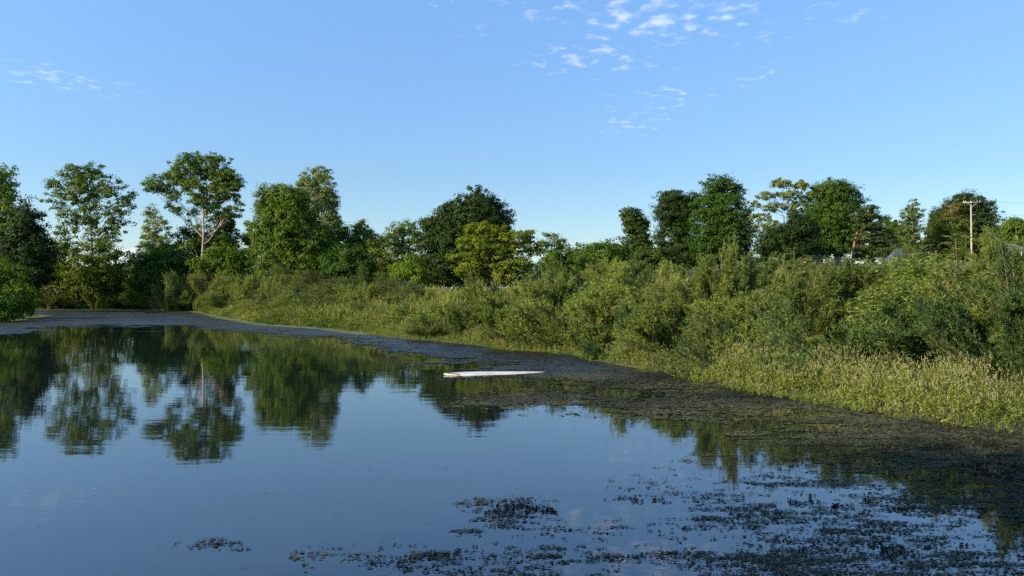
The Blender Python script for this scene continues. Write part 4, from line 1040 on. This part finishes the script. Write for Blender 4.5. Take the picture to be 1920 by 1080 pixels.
bagW = Bag(); bagD = Bag(); bagN = Bag()
def floats(n, x0, x1, y0, y1, sz, umin=-900, umax=2900, tilt=.0, ns=1.0, seed=0, elong=1.6, zt=.006, clump=True, drop=1.0, nsides=6, gfun=None, fine=False):
    P = scatter(rng, n, x0, x1, y0, y1)
    u, v = project(P[:, 0], P[:, 1], 0.0)
    s = shore_dist(P[:, 0], P[:, 1])
    k = (u > umin) & (u < umax) & (s < .25)
    P = P[k]; s = s[k]; u = u[k]; v = v[k]
    dd = density(P[:, 0], P[:, 1])
    nz = fbm(P[:, 0] * .55 * ns, P[:, 1] * 1.0 * ns, 90 + seed, 5)
    nz2 = fbm(P[:, 0] * 3.2 * ns, P[:, 1] * 4.5 * ns, 190 + seed, 3)
    if fine:
        nz3 = fbm(P[:, 0] * 5.5, P[:, 1] * 17, 290, 3); nz = fbm(P[:, 0] * .8, P[:, 1] * 2.6, 390, 4)
        q = np.clip((nz - .5) * 1.0 + (nz2 - .5) * .35 + (nz3 - .5) * .95 + (rng.random(len(P)) - .5) * .7 + .5, 0, 1)
    else:
        q = nz * .55 + nz2 * .45
        q = np.clip((q - .5) * 1.9 + .5, 0, 1)
    k = (dd > .03) & (q < dd * 1.02 * drop)
    P = P[k]; s = s[k]; q = q[k]; dd = dd[k]
    m = len(P)
    if m == 0: return
    size = sz * rng.uniform(.4, 1.35, m)
    a = np.arange(nsides) * 2 * pi / nsides
    rot = rng.normal(size=m) * .5 * (elong > 1.2) + (elong <= 1.2) * rng.uniform(0, pi, m)
    rad_ = rng.uniform(.55, 1.15, (m, nsides)) * size[:, None] * .5
    lx = np.cos(a)[None] * rad_ * elong; ly = np.sin(a)[None] * rad_
    X = lx * np.cos(rot)[:, None] - ly * np.sin(rot)[:, None]; Yv = lx * np.sin(rot)[:, None] + ly * np.cos(rot)[:, None]
    tx_ = rng.normal(size=m) * tilt; ty_ = rng.normal(size=m) * tilt
    Z = X * tx_[:, None] + Yv * ty_[:, None]
    Z = Z + rng.uniform(.004, zt, m)[:, None] + np.maximum(0, -(Z.min(1)))[:, None] * .7
    V = np.stack([P[:, 0, None] + X, P[:, 1, None] + Yv, Z], -1).reshape(-1, 3)
    F = np.arange(m * nsides).reshape(m, nsides)
    green = (s > -.9 + .5 * q) if gfun is None else gfun(P, s)
    tn = np.clip(.35 + rng.normal(size=m) * .25 + (fbm(P[:, 0] * .5, P[:, 1] * .5, 55, 3) - .5) * 1.4, 0, 1)
    for msk, bg_ in ((~green, bagN if fine else bagW), (green, bagD)):
        if msk.any():
            idx = np.where(msk)[0]
            VV = V.reshape(m, nsides, 3)[idx].reshape(-1, 3)
            bg_.add(VV, np.arange(len(idx) * nsides).reshape(-1, nsides), np.repeat(tn[idx], nsides))
near_green = lambda P, s: (s > -.12) & (rng.random(len(P)) < .5)
floats(900000, -5, 12.5, 5.4, 14, .026, tilt=.12, seed=1, elong=1.7, zt=.010, gfun=near_green, drop=.66, nsides=4, ns=1.35, fine=True)
floats(420000, -5, 13, 13, 24, .048, tilt=.08, seed=1, elong=1.9, zt=.012, gfun=near_green, nsides=5, fine=True)
floats(230000, -12, 9, 22, 42, .11, tilt=.03, seed=1, elong=1.8, zt=.012, ns=.8, gfun=lambda P, s: s > -.5 + .4 * vnoise(P[:, 0], P[:, 1]))
floats(230000, -66, -4, 40, 94, .28, tilt=.0, seed=2, elong=1.6, zt=.012, ns=.6, gfun=lambda P, s: (s > -1.0) | (P[:, 1] > 84.5 + 2 * vnoise(P[:, 0] * .3, P[:, 1])))
o = link('pondweed_mat', bagW.mesh('pondweed_mat', M['pondweed'])); tag(o, 'dark floating pondweed in mats and scattered scraps on the pond', 'pondweed', kind='stuff')
o = link('duckweed', bagD.mesh('duckweed', M['duckweed'])); tag(o, 'yellow green duckweed lining the shore', 'duckweed', kind='stuff')
o = link('pondweed_scraps', bagN.mesh('pondweed_scraps', M['pondweed_near'])); tag(o, 'fine dark speckled pondweed on the close water', 'pondweed', kind='stuff')
# scattered specks and bits of leaf on the open water
P = np.concatenate([scatter(rng, 260, -7, 6, 5.6, 16), scatter(rng, 200, -16, 4, 15, 34)]); P = P[shore_dist(P[:, 0], P[:, 1]) < -.3]; n = len(P)
D = unit(np.stack([rng.normal(size=n), rng.normal(size=n) * .4, rng.random(n) * .15], 1))
V, F = leaves(np.column_stack([P, np.full(n, .005)]), D, unit(np.cross(D, [0, 0, 1.])), .03 * rng.uniform(.4, 1.6, n), .014)
o = link('floating_debris', mesh_np('floating_debris', V, F, M['pondweed'], tint=np.repeat(rng.random(n), 4))); tag(o, 'tiny specks and leaf bits drifting on the open water', 'debris', kind='stuff')
# small emergent leaf sprigs sticking out of the near mats
P = scatter(rng, 60000, -4, 12, 5.4, 15); dd = density(P[:, 0], P[:, 1]); s = shore_dist(P[:, 0], P[:, 1])
q = fbm(P[:, 0] * .7, P[:, 1] * 1.2, 91, 5); q2 = fbm(P[:, 0] * 4, P[:, 1] * 5, 92, 3)
k = (s < -.1) & (dd > .1) & (np.clip((q * .5 + q2 * .5 - .5) * 2 + .5, 0, 1) < dd * .52)
P = P[k]; n = len(P)
j = np.repeat(np.arange(n), 5); B = np.column_stack([P, np.full(n, .004)])[j] + rng.normal(size=(len(j), 3)) * np.array([.012, .012, 0])
D = unit(np.stack([rng.normal(size=len(j)), rng.normal(size=len(j)), np.abs(rng.normal(size=len(j))) * .9 + .15], 1))
V, F = leaves(B, D, perp(D, rng), .030 * rng.uniform(.6, 1.4, len(j)), .017)
o = link('pondweed_sprigs', mesh_np('pondweed_sprigs', V, F, M['sprig'], tint=np.repeat(rng.random(len(j)) * .6, 4))); tag(o, 'little dark leaf sprigs standing up from the near pondweed', 'pondweed', kind='stuff')

# ------------------------------------------------------------------ floating white board
def plain(name, col, rough=.5, spec=.5, metallic=0, noise=.0):
    m = rough_mat(name, tuple(c * (1 - noise) for c in col), tuple(min(1, c * (1 + noise)) for c in col), 5, rough, .05, spec=spec, metallic=metallic)
    return m
M['board'] = rough_mat('weathered_white_board', (.40, .39, .38), (.78, .76, .74), 3.5, .6, .05, stretch=(1, 4, 1))
M['board_edge'] = plain('stained_board_edge', (.62, .55, .38), .7, noise=.2)
x0, y0 = wat(832, 703); x1, y1 = wat(1020, 699.5)
cxm, cym = (x0 + x1) / 2, (y0 + y1) / 2 - .1
Lb = math.hypot(x1 - x0, y1 - y0); ang = math.atan2(y1 - y0, x1 - x0)
n = 33; tt = np.linspace(0, 1, n)
wid = np.where(tt < .32, np.sin(tt / .32 * pi / 2) ** .8, np.cos((tt - .32) / .68 * pi / 2) ** .95) * .29 + .012
bag = Bag(); edge = Bag()
def board_ring(z, inset, rise):
    return [(Lb * (tt[i] - .5), (wid[i] - inset) * sg, z + rise * (abs(tt[i] - .45) ** 2)) for sg in (-1, 1) for i in (range(n) if sg < 0 else range(n - 1, -1, -1))]
r0 = np.array(board_ring(-.05, .04, .03)); r1 = np.array(board_ring(.022, 0, .03)); r2 = np.array(board_ring(.046, .02, .03))
m_ = len(r0)
Vt = r2.copy(); bag.add(Vt, np.array([[i, i + 1, m_ - 2 - i, m_ - 1 - i] for i in range(n - 1)]))
# stringer line, fin box marks
for (a, b) in ((r0, r1), (r1, r2)):
    Vr = np.concatenate([a, b]); edge.add(Vr, np.array([[i, (i + 1) % m_, m_ + (i + 1) % m_, m_ + i] for i in range(m_)]))
root = bpy.data.objects.new('floating_board', None); COL.objects.link(root); root.location = (cxm, cym, 0); root.rotation_euler = (radians(2.5), 0, ang)
tag(root, 'long pointed white board floating at the edge of the pondweed', 'board')
link('deck', bag.mesh('deck', M['board']), root); link('rail', edge.mesh('rail', M['board_edge']), root)
bag = Bag(); bag.add(*tube([(-Lb * .46, -.05, .062), (-Lb * .42, -.12, .062), (-Lb * .38, -.19, .060), (-Lb * .345, -.225, .056)], [.008, .012, .012, .006], 5))
M['black'] = plain('edge_line_black', (.02, .02, .02), .6)
link('edge_line', bag.mesh('edge_line', M['black']), root)  # thin dark line drawn along the front edge of the left end

# yellow float stick
M['yellow'] = plain('yellow_plastic', (.62, .55, .05), .45, noise=.15)
xa, ya = wat(1764, 793.5); xb, yb = wat(1789, 789.5)
bag = Bag(); pts = [(xa, ya, .02), (xa + (xb - xa) * .15, ya + (yb - ya) * .15, .032), (xa + (xb - xa) * .5, ya + (yb - ya) * .5, .035), (xa + (xb - xa) * .8, ya + (yb - ya) * .8, .035), (xb, yb, .03)]
pts = np.array(pts); c0 = pts.mean(0); c0[2] = 0
bag.add(*tube(pts - c0, [.006, .024, .028, .018, .008], 8))
o = link('yellow_float', bag.mesh('yellow_float', M['yellow'], True), loc=tuple(c0)); tag(o, 'small tapered yellow float lying in the weed by the right shore', 'float')

# ------------------------------------------------------------------ utility poles
M['pole_wood'] = rough_mat('pole_wood', (.36, .30, .24), (.50, .43, .35), 4, stretch=(1, 1, .15))
M['grey_metal'] = plain('grey_metal', (.35, .36, .37), .5, noise=.1)
M['ceramic'] = plain('grey_insulator', (.45, .45, .44), .35)
M['wire'] = plain('aluminium_wire', (.30, .31, .33), .4)
def pole(px_x, ytop, d, label, arm=True, rad=.135, arm_rot=0):
    X, Y, Zt = wpt(px_x, ytop, d); z0 = gz(X, Y) - .3
    root = bpy.data.objects.new('utility_pole', None); COL.objects.link(root); root.location = (X, Y, z0)
    tag(root, label, 'power pole', 'power poles on the ridge')
    h = Zt - z0; lean = -.012
    b = Bag(); q = np.linspace(0, 1, 8); pts = np.stack([lean * h * q, 0 * q, h * q], 1)
    b.add(*tube(pts, rad * (1 - .35 * q), 10)); link('pole', b.mesh('pole', M['pole_wood'], True), root)
    tx = lean * h
    if arm:
        b = Bag(); box(b, (tx, -.2, h - .22), (2.5, .12, .13)); link('crossarm', b.mesh('crossarm', M['pole_wood']), root)
        for sg in (-1, 1):
            b = Bag(); b.add(*tube([(tx + sg * .62, -.24, h - .28), (tx, -.2, h - .85)], [.03, .03], 5)); link('brace', b.mesh('brace', M['grey_metal']), root)
        for xx in (-1.12, -.85, .75, 1.12):
            b = Bag(); b.add(*tube([(tx + xx, -.2, h - .16), (tx + xx, -.2, h - .10), (tx + xx, -.2, h - .05), (tx + xx, -.2, h + .02)], [.02, .06, .05, .035], 8)); link('insulator', b.mesh('insulator', M['ceramic'], True), root)
    b = Bag(); b.add(*tube([(tx * .85, -rad, h * .78), (tx * .85 + .1, -rad - .25, h * .78), (tx * .85 + .45, -rad - .3, h * .78)], [.02, .02, .02], 5)); link('bracket', b.mesh('bracket', M['grey_metal']), root)
    return root, Vector((X, Y, Zt))
r1_, t1_ = pole(1822, 377, 110, 'tall tan power pole with a crossarm in front of the dark domed maple')
r2_, t2_ = pole(1919, 415, 118, 'grey power pole without a crossarm at the right edge', arm=False, rad=.14)
def wire(a, b_, sag, label):
    q = np.linspace(0, 1, 24)[:, None]; a = np.array(a); b_ = np.array(b_)
    pts = a * (1 - q) + b_ * q; pts[:, 2] -= (4 * sag * q * (1 - q))[:, 0]
    c = pts[0].copy(); bag = Bag(); bag.add(*tube(pts - c, np.full(24, .014), 4))
    o = link('power_line', bag.mesh('power_line', M['wire']), loc=tuple(c)); tag(o, label, 'wire', 'wires running off the tall pole')
A = np.array([t1_[0], t1_[1] - .2, t1_[2]])
wire(A + [1.1, 0, 0], wpt(2200, 376, 118), .5, 'topmost thin wire running right from the crossarm of the tall pole')
wire(A + [0, 0, -1.6], wpt(2200, 398, 118), .6, 'middle thin wire running right from the tall pole')
wire(A + [0, 0, -2.8], wpt(2200, 414, 118), .6, 'lowest thin wire running right from the tall pole')
X, Y, Zt = wpt(1907, 443, 100); z0 = gz(X, Y) - .2
b = Bag(); box(b, (0, 0, (Zt - z0) / 2), (.14, .14, Zt - z0)); box(b, (-.1, 0, Zt - z0 + .03), (.4, .2, .07))
root = link('gate_post', b.mesh('gate_post', M['pole_wood']), loc=(X, Y, z0)); tag(root, 'short square post beside the blue grey shed', 'post')

# ------------------------------------------------------------------ houses and sheds
M['shingle'] = rough_mat('grey_shingle', (.065, .08, .105), (.10, .115, .14), 3, .8, .4, stretch=(1, 1, 6))
M['siding'] = rough_mat('white_siding', (.42, .43, .43), (.56, .56, .55), 2, .6, .2, stretch=(.2, .2, 12))
M['siding_blue'] = rough_mat('blue_grey_siding', (.07, .10, .14), (.11, .14, .18), 2, .6, .2, stretch=(.2, .2, 12))
M['glass'] = plain('dark_window_glass', (.03, .04, .05), .08, .8)
M['white_paint'] = plain('white_paint', (.75, .75, .73), .4, noise=.05)
def house(px_x, yridge, d, w, dep, wall_h, roof_h, rz, label, name, cat, wallm, roofm, hip=0.0):
    X, Y, Zt = wpt(px_x, yridge, d); z0 = min(gz(X, Y), Zt - 1.5 - roof_h)
    H = max(Zt - z0, 2.0); wall_h = H - roof_h
    root = bpy.data.objects.new(name, None); COL.objects.link(root); root.location = (X, Y, z0); root.rotation_euler = (0, 0, rz)
    tag(root, label, cat)
    b = Bag(); x, y = w / 2, dep / 2
    V = np.array([(-x, -y, 0), (x, -y, 0), (x, y, 0), (-x, y, 0), (-x, -y, wall_h), (x, -y, wall_h), (x, y, wall_h), (-x, y, wall_h), (-x, 0, H - .05), (x, 0, H - .05)])
    b.add(V, np.array([(0, 1, 5, 4), (2, 3, 7, 6), (1, 2, 6, 5), (3, 0, 4, 7)]))
    if not hip: b.add(V, np.array([(5, 6, 9), (7, 4, 8)]))
    link('wall', b.mesh('wall', M[wallm]), root)
    b = Bag(); e = .35; th = .12
    sl = (H - wall_h) / y
    for sg in (-1, 1):
        p0 = (y + e) * sg; zl = wall_h - e * sl
        V = np.array([(-x - e, p0, zl), (x + e, p0, zl), (x + e - hip, 0, H), (-x - e + hip, 0, H), (-x - e, p0, zl + th), (x + e, p0, zl + th), (x + e - hip, 0, H + th), (-x - e + hip, 0, H + th)])
        b.add(V, np.array([(0, 1, 2, 3), (4, 5, 6, 7), (0, 1, 5, 4), (1, 2, 6, 5), (3, 0, 4, 7)]))
    if hip:
        zl = wall_h - e * sl
        for sx in (-1, 1):
            V = np.array([(sx * (x + e), -y - e, zl + th), (sx * (x + e), y + e, zl + th), (sx * (x + e - hip), 0, H + th)]); b.add(V, np.array([(0, 1, 2)]))
    link('roof', b.mesh('roof', M[roofm]), root)
    for xx in ((-w * .28, w * .1) if w > 4 else (0,)):
        b = Bag(); box(b, (xx, -y - .03, wall_h * .55), (1.1, .06, 1.0)); f = link('window', b.mesh('window', M['white_paint']), root)
        b = Bag(); box(b, (xx, -y - .065, wall_h * .55), (.9, .02, .8)); link('pane', b.mesh('pane', M['glass']), f)
    b = Bag(); box(b, (w * .36, -y - .03, 1.0), (.85, .06, 2.0)); link('door', b.mesh('door', M['siding_blue' if wallm == 'siding' else 'white_paint']), root)
    return root
house(1686, 468, 106, 5.0, 5.0, 3, 2.1, radians(-18), 'house with a wide grey shingle roof half hidden behind the dogwoods', 'house', 'house', 'siding', 'shingle', hip=2.5)
house(1652, 484, 106, 1.3, 2.0, 2.4, .5, radians(10), 'low white garage peeping out left of the grey roofed house', 'garage', 'garage', 'siding', 'shingle')
house(1523, 478, 112, 1.6, 2.0, 2.2, .5, radians(30), 'small white shed in the dark shade between two ridge maples', 'shed', 'shed', 'siding', 'shingle')
house(1900, 459, 106, 1.6, 3, 2.2, .6, radians(20), 'blue grey shed glimpsed between shrubs near the right edge', 'shed', 'shed', 'siding_blue', 'shingle')

# ------------------------------------------------------------------ vehicles
M['silver_paint'] = plain('silver_car_paint', (.62, .64, .68), .3, .7, noise=.03)
M['tyre'] = plain('tyre_rubber', (.03, .03, .03), .8)
M['chrome'] = plain('bright_metal', (.6, .6, .6), .2, .8)
M['red_lens'] = plain('red_lens', (.4, .02, .02), .3)
def extrude(prof, w):
    prof = np.array(prof, float); n = len(prof)
    V = np.concatenate([np.column_stack([prof[:, 0], np.full(n, -w / 2), prof[:, 1]]), np.column_stack([prof[:, 0], np.full(n, w / 2), prof[:, 1]])])
    return V, np.array([[i, (i + 1) % n, n + (i + 1) % n, n + i] for i in range(n)]), np.array([list(range(n)), list(range(2 * n - 1, n - 1, -1))])
def wheel(root, x, y):
    b = Bag(); b.add(*tube([(x, y - .13, .38), (x, y - .10, .38), (x, y + .10, .38), (x, y + .13, .38)], [.28, .38, .38, .28], 18)); f = link('wheel', b.mesh('wheel', M['tyre'], False), root)
    sg = -1 if y < 0 else 1
    b = Bag(); b.add(*tube([(x, y + sg * .10, .38), (x, y + sg * .135, .38), (x, y + sg * .14, .38)], [.24, .22, .02], 14)); link('rim', b.mesh('rim', M['chrome']), f)
def pickup(px_x, yroof, d, rz):
    X, Y, Zt = wpt(px_x, yroof, d); z0 = Zt - 1.85
    root = bpy.data.objects.new('pickup_truck', None); COL.objects.link(root); root.location = (X, Y, z0); root.rotation_euler = (0, 0, rz)
    tag(root, 'silver pickup truck parked behind the red trunk of the pine', 'pickup truck')
    b = Bag()
    V, F, C = extrude([(-2.75, .45), (2.65, .45), (2.75, .7), (2.7, 1.02), (1.25, 1.15), (-.9, 1.15), (-2.75, 1.15)], 1.9); b.add(V, F); b.add(V, C)
    link('body', b.mesh('body', M['silver_paint']), root)
    b = Bag(); V, F, C = extrude([(-.95, 1.15), (1.2, 1.15), (.55, 1.78), (.3, 1.85), (-.6, 1.85), (-.85, 1.78)], 1.72); b.add(V, F); b.add(V, C)
    link('cab', b.mesh('cab', M['silver_paint']), root)
    for sg in (-1, 1):
        for (a, c_) in ((-.72, -.1), (.02, .85)):
            b = Bag(); yy = sg * .868
            V = np.array([(a, yy, 1.24), (c_, yy, 1.24), (min(c_, .48) if a > 0 else c_, yy, 1.70), (a, yy, 1.70)]); b.add(V, np.array([[0, 1, 2, 3]])); link('side_window', b.mesh('side_window', M['glass']), root)
    b = Bag(); V = np.array([(1.16, -.74, 1.20), (1.16, .74, 1.20), (.58, .70, 1.76), (.58, -.70, 1.76)]) + np.array([.02, 0, .015]); b.add(V, np.array([[0, 1, 2, 3]])); link('windscreen', b.mesh('windscreen', M['glass']), root)
    b = Bag(); box(b, (2.80, 0, .55), (.12, 1.8, .18)); link('bumper', b.mesh('bumper', M['chrome']), root)
    b = Bag(); box(b, (-2.81, 0, .55), (.12, 1.8, .18)); link('bumper', b.mesh('bumper', M['chrome']), root)
    for sg in (-1, 1):
        b = Bag(); box(b, (2.74, sg * .75, .86), (.06, .3, .16)); link('headlight', b.mesh('headlight', M['white_paint']), root)
        b = Bag(); box(b, (-2.77, sg * .85, .9), (.05, .12, .3)); link('tail_light', b.mesh('tail_light', M['red_lens']), root)
        for xx in (-1.75, 1.75): wheel(root, xx, sg * .88)
    return root
pickup(1588, 483, 150, radians(172))
def trailer(px_x, ytop, d):
    X, Y, Zt = wpt(px_x, ytop, d); z0 = Zt - 1.35
    root = bpy.data.objects.new('utility_trailer', None); COL.objects.link(root); root.location = (X, Y, z0); root.rotation_euler = (0, 0, radians(6))
    tag(root, 'low white trailer with a rail, left of the pale maple trunk', 'trailer')
    b = Bag(); box(b, (0, 0, .72), (3.6, 1.7, .32)); link('bed', b.mesh('bed', M['white_paint']), root)
    b = Bag()
    for xx in (-.9, -.3, .3): box(b, (xx, -.8, 1.1), (.07, .07, .5))
    box(b, (-.3, -.8, 1.375), (1.3, .075, .06)); link('rail', b.mesh('rail', M['white_paint']), root)
    for sg in (-1, 1): wheel(root, 0, sg * .98)
trailer(1550, 486, 145)
